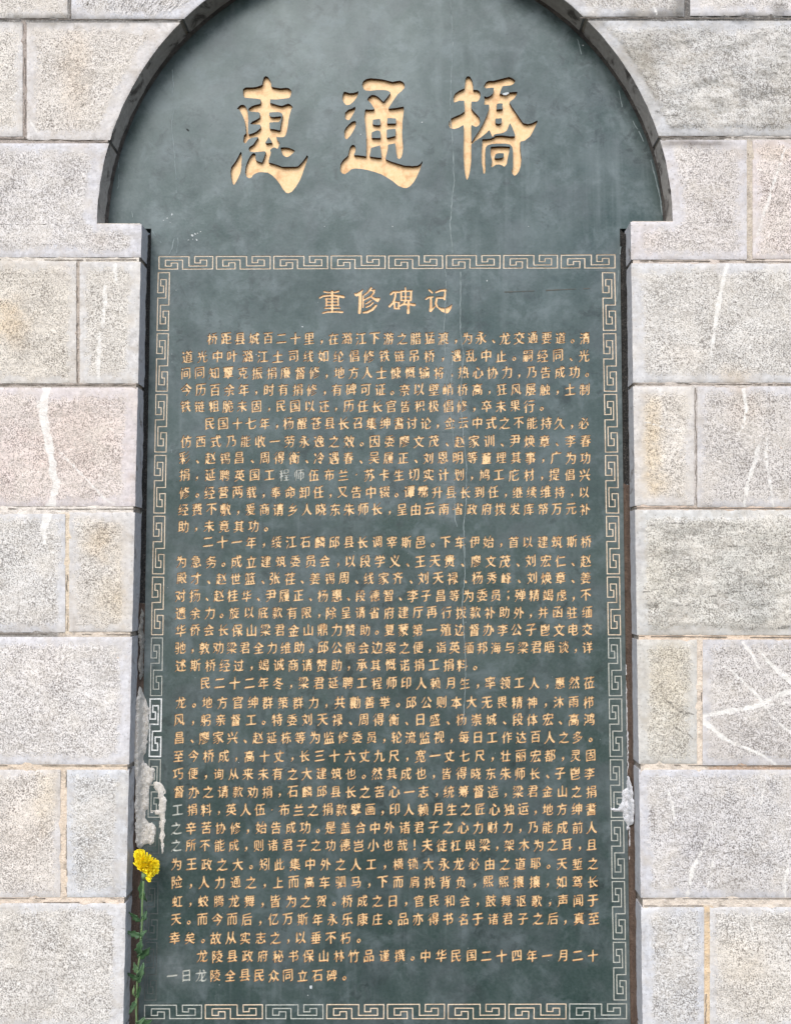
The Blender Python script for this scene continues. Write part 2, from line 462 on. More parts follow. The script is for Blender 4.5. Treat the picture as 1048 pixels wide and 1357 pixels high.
VEINS = [  # polyline, half width at each point (photo pixels)
    ([(62, 512, 7), (58, 545, 6), (63, 580, 6), (70, 612, 6), (75, 645, 6), (70, 665, 7), (61, 688, 6), (58, 704, 3.5), (60, 722, 1)], ),
    ([(50, 532, 1), (58, 575, 1.2), (66, 602, 1)], ), ([(80, 600, .8), (110, 630, .9), (140, 662, 1.2), (152, 668, .8)], ),
    ([(133, 440, 2.6), (131, 470, 3), (130, 500, 3.4)], ), ([(139, 380, 2.4), (140, 400, 2.8), (136, 432, 2.2)], ), ([(153, 350, 2), (154, 372, 2.2)], ),
    ([(0, 110, 1), (20, 92, 1.1), (31, 78, 1)], ), ([(0, 143, 1.2), (16, 128, 1.4), (30, 116, 1)], ),
    ([(40, 160, 1), (48, 172, 1)], ),
    ([(964, 345, 2), (955, 385, 3), (948, 425, 3), (942, 470, 2.4)], ), ([(1040, 195, 1.2), (1022, 250, 1.6), (1006, 300, 1.6), (998, 328, 1)], ),
    ([(985, 515, 2), (988, 545, 2.2), (985, 562, 2), (976, 578, 1.3)], ),
    ([(1005, 590, 2), (1000, 612, 2.6), (993, 630, 2.4), (988, 655, 2.2), (985, 675, 2.4)], ),
    ([(1016, 580, 1), (1014, 600, 1.6), (1018, 630, 1.8), (1023, 660, 1.6), (1025, 676, 1.6)], ),
    ([(983, 850, 2), (995, 865, 2.4), (1005, 885, 2)], ), ([(1005, 862, 2), (1022, 882, 3), (1040, 898, 3), (1060, 912, 3)], ),
    ([(957, 882, .8), (970, 890, 1.8), (985, 905, 2.2), (1000, 918, 2), (1010, 930, 1.6), (1022, 948, 1.2), (1034, 960, 2), (1052, 975, 2)], ),
    ([(928, 949, 2.6), (955, 944, 3.2), (985, 940, 3.4), (1010, 933, 3.4), (1030, 920, 3.6), (1062, 914, 4)], ),
    ([(990, 940, 1.2), (1020, 934, 1.4), (1050, 930, 1.2)], ),
    ([(928, 953, 3.6), (945, 966, 3), (960, 980, 2.2), (985, 990, 2), (1008, 1000, 2.6), (1032, 1017, 2)], ),
    ([(884, 1048, 1), (890, 1066, 1.5), (893, 1085, 1)], ), ([(910, 1055, 1), (906, 1075, 1.2)], ),
    ([(947, 1090, 1), (938, 1108, 1.4), (928, 1132, 2), (917, 1150, 2.6), (911, 1185, 2.8)], ), ([(946, 1130, 1), (942, 1155, 1.3), (936, 1183, 1.2)], ),
    ([(1013, 1035, 1), (1008, 1065, 1.2)], ), ([(1046, 1140, 1.6), (1038, 1172, 1.8), (1040, 1190, 1.4)], ),
    ([(995, 1212, 1.6), (996, 1232, 2)], ), ([(782, 22, 1), (792, 0, 1.2)], ), ([(864, 0, 1), (869, 18, 1)], ),
    ([(855, 560, .8), (905, 572, .9)], ),
]
CRACKS = [[(852, 698, .5), (870, 696, .8), (880, 693, 1), (905, 694, .8), (925, 695, .6)], [(903, 742, .5), (925, 741, .8), (930, 737, .6)], [(948, 727, .5), (968, 724, .9), (985, 723, .6)],
          [(850, 786, 1.2), (872, 780, 1), (895, 771, .5)], [(893, 803, .6), (915, 801, .9), (930, 791, .9), (955, 788, 1.1), (985, 784, 1), (1010, 777, .9), (1060, 773, 1)], [(1030, 832, 1.2), (1060, 829, 1.6)],
          [(855, 917, .5), (880, 925, .9), (900, 942, 1.2), (918, 948, 1)], [(880, 950, .5), (900, 968, .9), (918, 978, 1)], [(884, 868, .6), (902, 874, .6)],
          [(1005, 101, .5), (1022, 97, 1.1), (1060, 98, 1.3)], [(932, 130, .8), (955, 129, .9)], [(985, 115, .6), (1002, 116, .6)], [(943, 143, .6), (970, 138, .7)], [(1010, 135, .6), (1030, 133, .7), (1050, 135, 1.1)], [(860, 150, .6), (885, 154, .8), (905, 151, .5)],
          [(130, 1138, .4), (150, 1138, .6), (168, 1139, .7)], [(165, 940, .9), (176, 938, 1)], [(88, 1080, 1.2), (96, 1083, .8)], [(160, 1231, .8), (168, 1232, .9)], [(178, 240, .7), (186, 246, .5)], [(55, 745, .8), (60, 739, .8)], [(868, 147, 1), (878, 149, .6)]]
STAINS = [  # u, v, radius u, radius v, colour factor, strength
    (100, 90, 22, 70, (1.0, .90, .78), .7), (15, 425, 26, 36, (1.0, .82, .58), .8), (132, 715, 22, 30, (1.0, .86, .66), .8),
    (150, 800, 30, 40, (1, .93, .80), .8), (158, 750, 12, 60, (1.0, .90, .74), .5), (165, 1050, 14, 30, (1.0, .93, .78), .6),
    (65, 1050, 22, 50, (1.0, .92, .76), .8), (30, 1100, 40, 60, (1.02, .96, .90), .6), (100, 580, 70, 60, (1.04, .95, .88), .6),
    (10, 620, 60, 50, (1.0, .93, .92), .7), (863, 585, 16, 60, (1.0, .84, .58), .8), (868, 640, 20, 16, (.9, .74, .48), .6),
    (975, 500, 24, 16, (1.0, .85, .66), .7), (985, 540, 30, 30, (1.0, .91, .80), .6), (905, 470, 30, 18, (1, .93, .85), .5),
    (1000, 800, 46, 34, (.78, .80, .83), .8), (970, 760, 22, 40, (.86, .88, .9), .6), (1040, 830, 30, 30, (.82, .80, .77), .6),
    (860, 760, 40, 50, (1.0, .95, .85), .5), (885, 900, 34, 70, (.98, .90, .76), .7), (838, 80, 30, 26, (.72, .70, .64), .9),
    (860, 60, 60, 34, (.78, .78, .77), .7), (930, 135, 80, 50, (.90, .91, .90), .5), (1040, 130, 30, 80, (.84, .82, .78), .6),
    (855, 320, 22, 22, (.88, .80, .76), .6), (995, 270, 3, 60, (1, .9, .8), .5), (130, 318, 14, 12, (.72, .66, .6), .6),
    (60, 27, 70, 9, (.36, .36, .34), 1.3), (180, 28, 60, 6, (.42, .42, .40), 1.2), (785, 30, 22, 8, (.5, .5, .48), 1.2), (900, 10, 10, 18, (.35, .35, .33), 1.2), (1030, 14, 12, 12, (.4, .4, .4), 1.2), (915, 190, 60, 5, (.3, .28, .26), 1.2), (860, 110, 14, 60, (.75, .72, .66), .9), (92, 6, 6, 24, (.8, .78, .74), .6), (860, 20, 50, 8, (.30, .30, .29), 1.35), (990, 24, 60, 8, (.24, .24, .23), 1.35), (920, 36, 60, 10, (.72, .73, .74), .7),
    (960, 178, 90, 7, (.62, .60, .56), .5), (20, 1240, 18, 60, (.86, .84, .80), .7), (85, 1230, 10, 70, (.88, .86, .82), .7), (40, 1175, 26, 8, (.78, .79, .82), .6),
    (840, 735, 12, 34, (.80, .82, .92), .8), (1020, 200, 50, 12, (1, .92, .82), .6), (90, 360, 22, 18, (.86, .86, .9), .7), (20, 350, 40, 10, (.94, .90, .84), .6),
    (980, 1270, 40, 30, (1.0, .93, .82), .7), (1000, 1320, 60, 40, (.99, .95, .88), .6), (60, 870, 60, 60, (1.03, .99, .97), .5), (910, 1120, 60, 50, (.92, .92, .96), .5),
]


def grid_rows(v0, v1, xl, xr, step):
    n = max(2, int(round((v1 - v0) / step)) + 1)
    vv = np.linspace(v0, v1, n)
    a = np.array([float(xl(v)) for v in vv]); b = np.array([float(xr(v)) for v in vv])
    m = max(2, int(round(np.max(b - a) / step)) + 1)
    s = np.linspace(0, 1, m)
    U = a[:, None] + (b - a)[:, None] * s; V = np.repeat(vv[:, None], m, 1)
    return U, V


def grid_faces(n, m):
    i = np.arange(n * m).reshape(n, m)
    return np.stack([i[:-1, :-1], i[1:, :-1], i[1:, 1:], i[:-1, 1:]], -1).reshape(-1, 4).tolist()


def outline(strips):
    """closed outline (clockwise) of stacked strips (v0, v1, xl, xr)"""
    L, Rr = [], []
    for v0, v1, xl, xr in strips:
        for v in np.linspace(v0, v1, max(2, int((v1 - v0) / 6) + 1)):
            L.append((float(xl(v)), v)); Rr.append((float(xr(v)), v))
    return np.array(Rr + L[::-1])


NBLK = [0]


def block(strips, tint, margin=12, rough=False, open_side=None, arch=False, label=None, extra=None):
    """one dressed stone. strips: stacked (v0, v1, xl, xr); open_side: the side on the recess ('l' or 'r' of the stone)"""
    NBLK[0] += 1; k = NBLK[0]
    mb = MB(); mar = []; tin = []; ven = []; crk = []
    ol = outline(strips)
    onscreen = ol[:, 0].max() > -5 and ol[:, 0].min() < 1053 and ol[:, 1].max() > -5 and ol[:, 1].min() < 1362
    step = 3.0 if onscreen else 12.0
    tint = np.array(tint)
    for v0, v1, xl, xr in strips:
        U, V = grid_rows(v0, v1, xl, xr, step)
        pts = np.stack([U.ravel(), V.ravel()], 1)
        d = seg_dist(pts, ol)
        u, v = pts[:, 0], pts[:, 1]
        # ragged joint arrises: move points near the edge sideways a little
        mw = margin - 3.0 + 6.5 * fbm(u / 46.0, v / 46.0, 40 + k, 4) + 4.0 * (vnoise(u / 9.0, v / 60.0, k) * 0.3)
        if open_side == 'l': mw = mw + 7 * sstep(26, 8, u - np.array([float(xl(q)) for q in v]))
        if open_side == 'r': mw = mw + 9 * sstep(34, 8, np.array([float(xr(q)) for q in v]) - u)
        mm = d - mw
        face = sstep(-2, 5, mm)
        y = -0.0006 * face + 0.0015 * np.exp(-d / 1.3)
        y += (0.0016 * fbm(u / 30, v / 30, k, 3) + 0.0011 * R_.randn(len(u)) * 0.8) * (0.15 + 0.85 * face)
        if rough:
            y += 0.0042 * fbm(u / 34 + v / 120, v / 13, k + 5, 4) * face - 0.003 * face
        edge = np.exp(-d / 5.0) * (1 if not arch else 0.6)
        y += 0.0026 * edge * (fbm(u / 12, v / 12, k + 9, 3) + 0.2)
        mb.add(P(u, v, y), grid_faces(*U.shape), 0)
        mar.append(mm)
        tn = np.repeat(tint[None], len(u), 0) * (1 + 0.05 * fbm(u / 55, v / 55, k + 3, 3))[:, None]
        for su, sv, ru, rv, c, s in STAINS + (extra or []):
            if abs(su - u.mean()) < ru * 2.5 + 400 and abs(sv - v.mean()) < rv * 2.5 + 200:
                q = np.hypot((u - su) / ru, (v - sv) / rv) + 0.45 * fbm(u / 14, v / 14, 77, 3)
                w = min(1.0, s * .72) * sstep(1.45, 0.15, q)
                tn = tn * (1 - w[:, None]) + tn * np.array(c)[None] * w[:, None]
        tin.append(tn)
        vd = np.full(len(u), 9.0)
        for (pl,) in VEINS:
            pa = np.array(pl)
            if pa[:, 0].max() < u.min() - 12 or pa[:, 0].min() > u.max() + 12 or pa[:, 1].max() < v.min() - 12 or pa[:, 1].min() > v.max() + 12: continue
            for a, b in zip(pa[:-1], pa[1:]):
                ab = b[:2] - a[:2]; t = np.clip(((pts - a[:2]) @ ab) / (ab @ ab), 0, 1)
                dd = np.hypot(*(pts - a[:2] - t[:, None] * ab + 0.8 * np.stack([vnoise(u / 5, v / 5, 8), vnoise(u / 5, v / 5, 9)], 1)).T) - (a[2] + t * (b[2] - a[2])) * (.78 + .42 * vnoise(u / 11, v / 11, 6)) - .2
                vd = np.minimum(vd, dd)
        ven.append(vd)
        cdist = np.full(len(u), 9.0)
        for pl in CRACKS:
            pa = np.array(pl)
            if pa[:, 0].max() < u.min() - 12 or pa[:, 0].min() > u.max() + 12 or pa[:, 1].max() < v.min() - 12 or pa[:, 1].min() > v.max() + 12: continue
            for a, b in zip(pa[:-1], pa[1:]):
                ab = b[:2] - a[:2]; t = np.clip(((pts - a[:2]) @ ab) / (ab @ ab), 0, 1)
                cdist = np.minimum(cdist, np.hypot(*(pts - a[:2] - t[:, None] * ab + 1.4 * np.stack([vnoise(u / 6, v / 6, 18), vnoise(u / 6, v / 6, 19)], 1)).T) - (a[2] + t * (b[2] - a[2])))
        crk.append(cdist)
    # side faces of the stone, all round
    n = len(ol); dep = 0.0705
    a = P(ol[:, 0], ol[:, 1], 0.0030); b = a.copy(); b[:, 1] = dep
    mats = []
    for i in range(n):
        j = (i + 1) % n
        mid = (ol[i] + ol[j]) / 2
        on_arch = abs(np.hypot(mid[0] - AC[0], mid[1] - AC[1]) - AR) < 3 and mid[1] < 299
        mats.append(2 if on_arch else 1)
    mb.add(np.concatenate([a, b]), [[i, (i + 1) % n, n + (i + 1) % n, n + i] for i in range(n)], mats)
    mar.append(np.full(2 * n, -9.0)); tin.append(np.repeat(tint[None], 2 * n, 0)); ven.append(np.full(2 * n, 9.0)); crk.append(np.full(2 * n, 9.0))
    o = mb.build('stone_block', [M_ROUGH if rough else M_BLOCK, M_REV, M_ARCH], wall, True,
                 {'margin': np.concatenate(mar), 'tint': np.concatenate(tin), 'vein': np.concatenate(ven), 'crack': np.concatenate(crk)})
    me = o.data
    sh = np.zeros(len(me.polygons), bool); sh[:] = True
    sh[-n:] = False
    me.polygons.foreach_set('use_smooth', sh)
    if label: o['label'] = label
    return o


C = lambda x: (lambda v: x)
LN = lambda u0, v0, u1, v1: (lambda v: u0 + (u1 - u0) * (v - v0) / (v1 - v0))
AL = lambda v: arch_x(v, -1) + .7 * fbm(v / 11.0, 2.5, 61, 3)
ARt = lambda v: arch_x(v, 1) + .7 * fbm(v / 11.0, 7.5, 63, 3)
warm = (1.02, .985, .94); cool = (.97, .97, .995); pink = (1.04, .955, .93); gry = (.93, .925, .915); yel = (1.0, .955, .88)

# rows on the left of the recess, top to bottom
block([(-300, -142, C(UL), C(180))], gry); block([(-300, -142, C(183), C(560))], warm); block([(-300, -142, C(563), C(900))], gry); block([(-300, -142, C(903), C(UR))], cool)
block([(-138, -86, C(UL), C(90)), (-86, 24, C(UL), C(90))], warm, 10)
block([(-138, -84, C(95), C(508)), (-84, 25, C(95), AL)], cool, 12, open_side='r', arch=True)
block([(29.5, 181, C(UL), C(30.5))], warm, 12)
block([(30, 185.5, C(36), AL)], (1.03, .99, .95), 13, open_side='r', arch=True, label='warm buff picked block with a rust streak')
block([(190, 297, C(UL), AL), (297, 341, C(UL), lx)], (.98, .965, .975), 13, open_side='r', arch=True)
block([(345.5, 508, C(UL), C(101.5))], yel, 12)
block([(347, 508, C(106), lx)], (1.0, .975, .93), 12, open_side='r')
block([(513.5, 671, C(UL), lx)], pink, 13, open_side='r', label='pinkish block crossed by a broad white vein')
block([(681, 838, C(UL), C(87))], (.98, .975, .97), 12)
block([(679, 837, C(92), lx)], (.98, .95, .91), 11, open_side='r')
block([(844, 1013, C(UL), lx)], (1.01, .995, 1.0), 13, open_side='r')
block([(1020, 1189, C(UL), C(80.5))], (1.03, .99, .955), 11)
block([(1020, 1189, C(89), lx)], (.95, .965, .98), 11, open_side='r')
block([(1197, 1362, C(UL), lx)], (1.0, .99, .975), 12, open_side='r')
block([(1366, 1530, C(UL), C(60))], cool); block([(1366, 1530, C(64), lx)], warm, open_side='r')
# rows on the right
block([(-138, -84, C(512), C(906)), (-84, 22, ARt, C(906))], (.93, .925, .93), 12, open_side='l', arch=True)
block([(-138, 21, C(914), C(UR))], (1.0, .98, .985), 12)
block([(27.5, 180, ARt, C(UR))], (.90, .905, .905), 13, True, 'l', True, label='grey split-faced block with a rough ridged surface')
block([(185.5, 294, ARt, C(989)), (294, 344, rx, C(989))], (1.02, .985, .985), 13, open_side='l', arch=True)
block([(185.5, 343, C(996.5), C(UR))], pink, 11)
block([(349, 507, rx, C(UR))], (.975, .965, .945), 13, open_side='l')
block([(512, 670, rx, C(919))], (1.03, .985, .925), 12, open_side='l', label='small yellowish block with ochre stains')
block([(512, 672, C(923.5), C(UR))], (.91, .885, .875), 11)
block([(675.5, 841.5, rx, C(UR))], (.92, .915, .87), 13, True, 'l', label='rough greenish grey block with ragged ridges')
block([(847.5, 1012, rx, C(923))], (.92, .90, .83), 12, open_side='l')
block([(847.5, 1014, C(930.5), C(UR))], (.89, .87, .87), 12, label='grey block crossed by branching white veins')
block([(1020, 1189.5, rx, C(UR))], (.91, .905, .925), 11, open_side='l')
block([(1202, 1362, rx, C(932.5))], (.93, .945, .97), 11, open_side='l')
block([(1202, 1362, C(940), C(UR))], (.98, .965, .94), 11)
block([(1366, 1530, rx, C(1010))], cool, open_side='l'); block([(1366, 1530, C(1014), C(UR))], warm)
# the stone under the recess
SILL_V = 1424
block([(SILL_V, 1530, lambda v: lx(v) + 4, lambda v: rx(v) - 4)], gry)

# mortar behind and between the stones
MJ = [  # joints with a colour of their own
    ([(-190, 27), (250, 27)], (.20, .19, .18)), ([(760, 25), (1240, 25)], (.13, .125, .12)), ([(860, 183), (960, 183)], (.22, .20, .18)),
    ([(33, 30), (33, 185)], (.33, .28, .25)), ([(-190, 187), (150, 188)], (.36, .31, .28)), ([(960, 183), (1240, 183)], (.50, .46, .42)),
    ([(-190, 343), (190, 343)], (.66, .60, .53)), ([(103, 345), (103, 510)], (.40, .34, .29)), ([(-190, 511), (190, 511)], (.38, .33, .29)),
    ([(-190, 676), (190, 676)], (.68, .62, .56)), ([(89, 678), (89, 840)], (.62, .52, .40)), ([(10, 841), (75, 841)], (.24, .22, .20)), ([(80, 841), (190, 841)], (.56, .48, .40)),
    ([(-190, 1016), (190, 1016)], (.62, .51, .40)), ([(85, 1018), (85, 1192)], (.64, .53, .42)), ([(-190, 1193), (190, 1193)], (.66, .55, .45)),
    ([(993, 185), (993, 345)], (.52, .45, .37)), ([(830, 346), (1240, 346)], (.58, .50, .44)), ([(830, 509), (1240, 509)], (.50, .44, .39)), ([(921, 510), (921, 672)], (.50, .46, .43)),
    ([(830, 673), (1240, 673)], (.52, .41, .33)), ([(830, 844), (1240, 844)], (.66, .52, .40)), ([(927, 847), (927, 1015)], (.66, .56, .46)),
    ([(830, 1016), (940, 1016)], (.66, .57, .48)), ([(940, 1017), (1240, 1018)], (.42, .30, .22)), ([(840, 1196), (1240, 1196)], (.62, .54, .46)), ([(936, 1200), (936, 1362)], (.62, .47, .31)),
]


def mortar(strips):
    mb = MB(); tin = []
    for v0, v1, xl, xr in strips:
        U, V = grid_rows(v0, v1, xl, xr, 5.0)
        u, v = U.ravel(), V.ravel(); pts = np.stack([u, v], 1)
        best = np.full(len(u), 1e9); col = np.zeros((len(u), 3)) + .5
        for pl, c in MJ:
            d = seg_dist(pts, pl, False); m = d < best
            best[m] = d[m]; col[m] = c
        tin.append(col)
        mb.add(P(u, v, 0.0030 + 0.0030 * fbm(u / 9, v / 9, 3, 3)), grid_faces(*U.shape))
    ol = outline(strips); n = len(ol)
    a = P(ol[:, 0], ol[:, 1], 0.004); b = a.copy(); b[:, 1] = 0.069
    mb.add(np.concatenate([a, b]), [[i, (i + 1) % n, n + (i + 1) % n, n + i] for i in range(n)])
    tin.append(np.repeat([[.30, .26, .22]], 2 * n, 0))
    return mb.build('mortar_bed', M_MORT, wall, False, {'tint': np.concatenate(tin)})


e = 2.2
mortar([(-298, -85.5, C(UL + 4), C(511)), (-85.5, 296.0, C(UL + 4), lambda v: arch_x(v, -1) - e), (296.0, 1528, C(UL + 4), lambda v: lx(v) - e)])
mortar([(-298, -85.5, C(512), C(UR - 4)), (-85.5, 293.0, lambda v: arch_x(v, 1) + e, C(UR - 4)), (293.0, 1528, lambda v: rx(v) + e, C(UR - 4))])

# fine open cracks between mortar and stone
M_OPEN = mat_plain('open_joint_dirt', (0.11, 0.095, 0.082), 0.9, 0.1, (0.24, 0.205, 0.175), 60)  # dark dirt lodged in the joint cracks


def joint_crack(pts, seed, gaps=.45, w=(.35, 1.5), y=.0012):
    mb = MB(); ribbon(mb, pts, w[0], w[1], y, .9, seed, 3.0, gaps)
    mb.build('joint_crack', M_OPEN, wall)


for i, (pts, gp) in enumerate([([(-20, 25), (120, 25.5), (236, 25.5)], .15), ([(-20, 183), (80, 185), (143, 188.5)], .25), ([(-20, 343.5), (90, 344.5), (187, 344)], .5), ([(-20, 509.5), (90, 510), (184, 510)], .3),
                              ([(-20, 674), (90, 674.5), (180, 674.5)], .35), ([(-20, 840), (90, 840), (176, 841)], .4), ([(-20, 1014.5), (172, 1015)], .45), ([(-20, 1190.5), (168, 1191)], .4), ([(-20, 1195.8), (167, 1196)], .55),
                              ([(33, 30), (34, 100), (33, 184)], .4), ([(102.5, 348), (103, 508)], .45), ([(88.5, 681), (90, 836)], .6), ([(88, 1022), (88.5, 1188)], .6), ([(93, -2), (93, 24)], .2),
                              ([(768, 23.5), (900, 24), (1060, 24.5)], .08), ([(872, 181.5), (960, 182), (1060, 183)], .25), ([(837, 345.5), (940, 346), (1060, 347)], .4), ([(838, 508.5), (940, 509), (1060, 509.5)], .3),
                              ([(841, 672.5), (940, 673.5), (1060, 674)], .3), ([(844, 843), (940, 844), (1060, 845)], .4), ([(846, 1013.5), (930, 1014.5), (1060, 1015.5)], .35), ([(848, 1190.8), (960, 1191), (1060, 1191)], .25), ([(848, 1200.5), (960, 1200.5), (1060, 1200)], .5),
                              ([(921, 514), (921.5, 600), (922, 671)], .2), ([(929, 850), (929, 1012)], .6), ([(934, 1204), (935, 1360)], .6), ([(990.5, 190), (990, 342)], .5), ([(908, -2), (909, 22)], .3)]):
    joint_crack(pts, 100 + i * 3, gp)

# ------------------------------------------------------------------ the inscribed tablet
tablet = thing('stone_tablet', 'tall dark green slate tablet with gilded Chinese inscription and key border', 'tablet',
               tuple(P(505, 1420, Y_SLAB)))
sl = lambda v: 200.3 - 0.0163 * (v - 330)           # side edges of the slab
sr = lambda v: 821.2 + 0.0133 * (v - 330)
SL = MB(); SDUST = []


def dustf(u, v):
    u = np.asarray(u, float); v = np.asarray(v, float)
    d = np.minimum(u - sl(v), sr(v) - u)
    k = 0.55 * sstep(16, 0, d) * sstep(302, 345, v)
    k = k + 0.8 * np.exp(-(((u - 236) / 26) ** 2)) * np.clip(1 - np.abs(v - 1285) / 40, 0, 1)
    k = k + 0.5 * np.exp(-(((u - 592) / 12) ** 2)) * ((v > 430) & (v < 700))
    k = k + 0.45 * np.exp(-(((u - 235) / 9) ** 2 + ((v - 760) / 60) ** 2)) + 0.35 * np.exp(-(((u - 150) / 16) ** 2)) * ((v > 180) & (v < 300))
    k = k + 0.5 * np.exp(-(((u - 255) / 8) ** 2 + ((v - 765) / 50) ** 2)) + 0.4 * np.exp(-(((u - 790) / 30) ** 2 + ((v - 825) / 8) ** 2))
    return k


def slab_add(uv, faces, mat=0, y=Y_SLAB):
    uv = np.asarray(uv, float)
    SL.add(P(uv[:, 0], uv[:, 1], np.full(len(uv), y)), faces, mat)
    SDUST.append(dustf(uv[:, 0], uv[:, 1]))


def slab_quad(u0, v0, u1, v1, du=40.0, dv=40.0):
    """plain patch of the face; u0/u1 may be functions of v"""
    f0 = u0 if callable(u0) else C(u0); f1 = u1 if callable(u1) else C(u1)
    nv = max(2, int((v1 - v0) / dv) + 2)
    vv = np.linspace(v0, v1, nv)
    a = np.array([float(f0(v)) for v in vv]); b = np.array([float(f1(v)) for v in vv])
    nu = max(2, int((b - a).max() / du) + 2)
    s = np.linspace(0, 1, nu)
    U = a[:, None] + (b - a)[:, None] * s; V = np.repeat(vv[:, None], nu, 1)
    slab_add(np.stack([U.ravel(), V.ravel()], 1), grid_faces(*U.shape))


def carve(outer, loops, depth, part, floor_mat=0, wall_mat=1, steiner=()):
    """cut loops out of the slab face inside outer; floors and side walls go to part"""
    pts = [Vector(p) for p in outer]; n0 = len(pts)
    edges = [(i, (i + 1) % n0) for i in range(n0)]
    for lp in loops:
        b = len(pts); pts += [Vector((float(x), float(y))) for x, y in lp]
        edges += [(b + i, b + (i + 1) % len(lp)) for i in range(len(lp))]
    pts += [Vector(p) for p in steiner]
    vs_, _, fs, *_ = delaunay_2d_cdt(pts, edges, [], 1, 1e-5, False)
    va = np.array([(p.x, p.y) for p in vs_])
    fa = np.array(fs)
    cen = va[fa].mean(1)
    ins = inside(cen, loops)
    keep = inside(cen, [np.array([tuple(p) for p in outer])]) & ~ins
    slab_add(va, fa[keep].tolist())
    if ins.any():
        q = P(va[:, 0], va[:, 1], np.full(len(va), Y_SLAB)); q[:, 1] += depth
        used = np.unique(fa[ins]); rm = -np.ones(len(va), int); rm[used] = np.arange(len(used))
        part.add(q[used], rm[fa[ins]].tolist(), floor_mat)
    for lp in loops:
        lp = np.asarray(lp); n = len(lp)
        a = P(lp[:, 0], lp[:, 1], np.full(n, Y_SLAB)); b = a.copy(); b[:, 1] += depth; a[:, 1] += 0.00005
        part.add(np.concatenate([a, b]), [[i, (i + 1) % n, n + (i + 1) % n, n + i] for i in range(n)], wall_mat)


# ---- the three big characters, traced as overlapping strokes
def Z(ox, oy, s, lists): return [[(ox + x / s, oy + y / s) for x, y in l] for l in lists]


A_ = lambda *l: Z(300, 95, 8.733, l)
B_ = lambda *l: Z(300, 175, 8.733, l)
C_ = lambda *l: Z(445, 95, 8.733, l)
D_ = lambda *l: Z(445, 175, 8.733, l)
E_ = lambda *l: Z(590, 95, 8.0615, l)
F_ = lambda *l: Z(590, 165, 8.0615, l)
HUI = (A_([(452, 48), (485, 62), (512, 110), (522, 150), (515, 180), (508, 330), (500, 400), (497, 470), (498, 560), (500, 660), (480, 760), (385, 760), (395, 660), (395, 560), (388, 500), (392, 400), (400, 330), (410, 180), (422, 110), (432, 70)],
          [(192, 200), (230, 180), (300, 182), (360, 172), (415, 152), (440, 160), (515, 170), (560, 182), (630, 192), (690, 185), (725, 190), (750, 215), (757, 240), (735, 300), (700, 308), (640, 315), (580, 322), (508, 318), (400, 318), (330, 310), (270, 305), (215, 303), (200, 280), (192, 235)],
          [(120, 435), (140, 405), (165, 385), (195, 380), (220, 395), (240, 430), (250, 480), (255, 560), (252, 640), (255, 735), (230, 735), (225, 680), (222, 620), (210, 560), (190, 510), (165, 460), (145, 435)],
          [(200, 770), (205, 735), (230, 715), (258, 728), (310, 710), (352, 690), (392, 655), (500, 660), (560, 665), (620, 680), (640, 690), (690, 720), (680, 745), (660, 757), (600, 757), (575, 750), (540, 740), (385, 752), (330, 758), (285, 768), (250, 790), (230, 825), (212, 832), (197, 810)],
          [(255, 430), (290, 400), (330, 385), (390, 372), (500, 372), (520, 362), (560, 375), (610, 390), (650, 395), (680, 380), (715, 368), (745, 380), (772, 410), (750, 440), (735, 490), (720, 560), (710, 640), (700, 690), (685, 735), (660, 752), (610, 755), (620, 690), (630, 620), (640, 560), (652, 500), (640, 478), (600, 465), (560, 468), (500, 470), (400, 480), (370, 468), (330, 465), (285, 462), (258, 448)],
          [(275, 605), (300, 575), (340, 560), (385, 530), (400, 510), (500, 510), (530, 525), (580, 520), (632, 516), (640, 524), (612, 582), (560, 582), (500, 588), (400, 612), (330, 610), (290, 612)])
       + B_([(385, 40), (575, 45), (585, 85), (622, 130), (608, 160), (592, 197), (575, 185), (557, 175), (530, 185), (500, 212), (470, 222), (400, 225), (330, 232), (280, 228), (260, 205), (262, 175), (310, 145), (345, 95)],
            [(460, 215), (500, 200), (518, 240), (500, 290), (485, 360), (440, 375), (415, 350), (440, 290)],
            [(325, 240), (342, 262), (338, 320), (370, 340), (410, 352), (485, 352), (530, 360), (590, 380), (650, 402), (720, 402), (780, 402), (825, 398), (870, 355), (910, 305), (935, 262), (948, 285), (930, 340), (905, 410), (875, 500), (845, 570), (800, 640), (760, 690), (715, 710), (690, 700), (655, 660), (620, 600), (580, 550), (530, 500), (480, 468), (430, 465), (380, 462), (335, 480), (305, 500), (295, 525), (265, 535), (235, 520), (218, 470), (225, 400), (245, 340), (275, 280), (300, 250)],
            [(165, 225), (178, 240), (178, 320), (175, 400), (165, 470), (130, 550), (90, 615), (70, 590), (55, 520), (50, 450), (60, 400), (100, 350), (140, 280)],
            [(625, 180), (670, 175), (720, 180), (770, 200), (800, 218), (775, 240), (740, 270), (715, 288), (690, 290), (655, 265), (640, 230)]))
HUI_CUT = B_([(492, 52), (535, 125), (448, 128)])
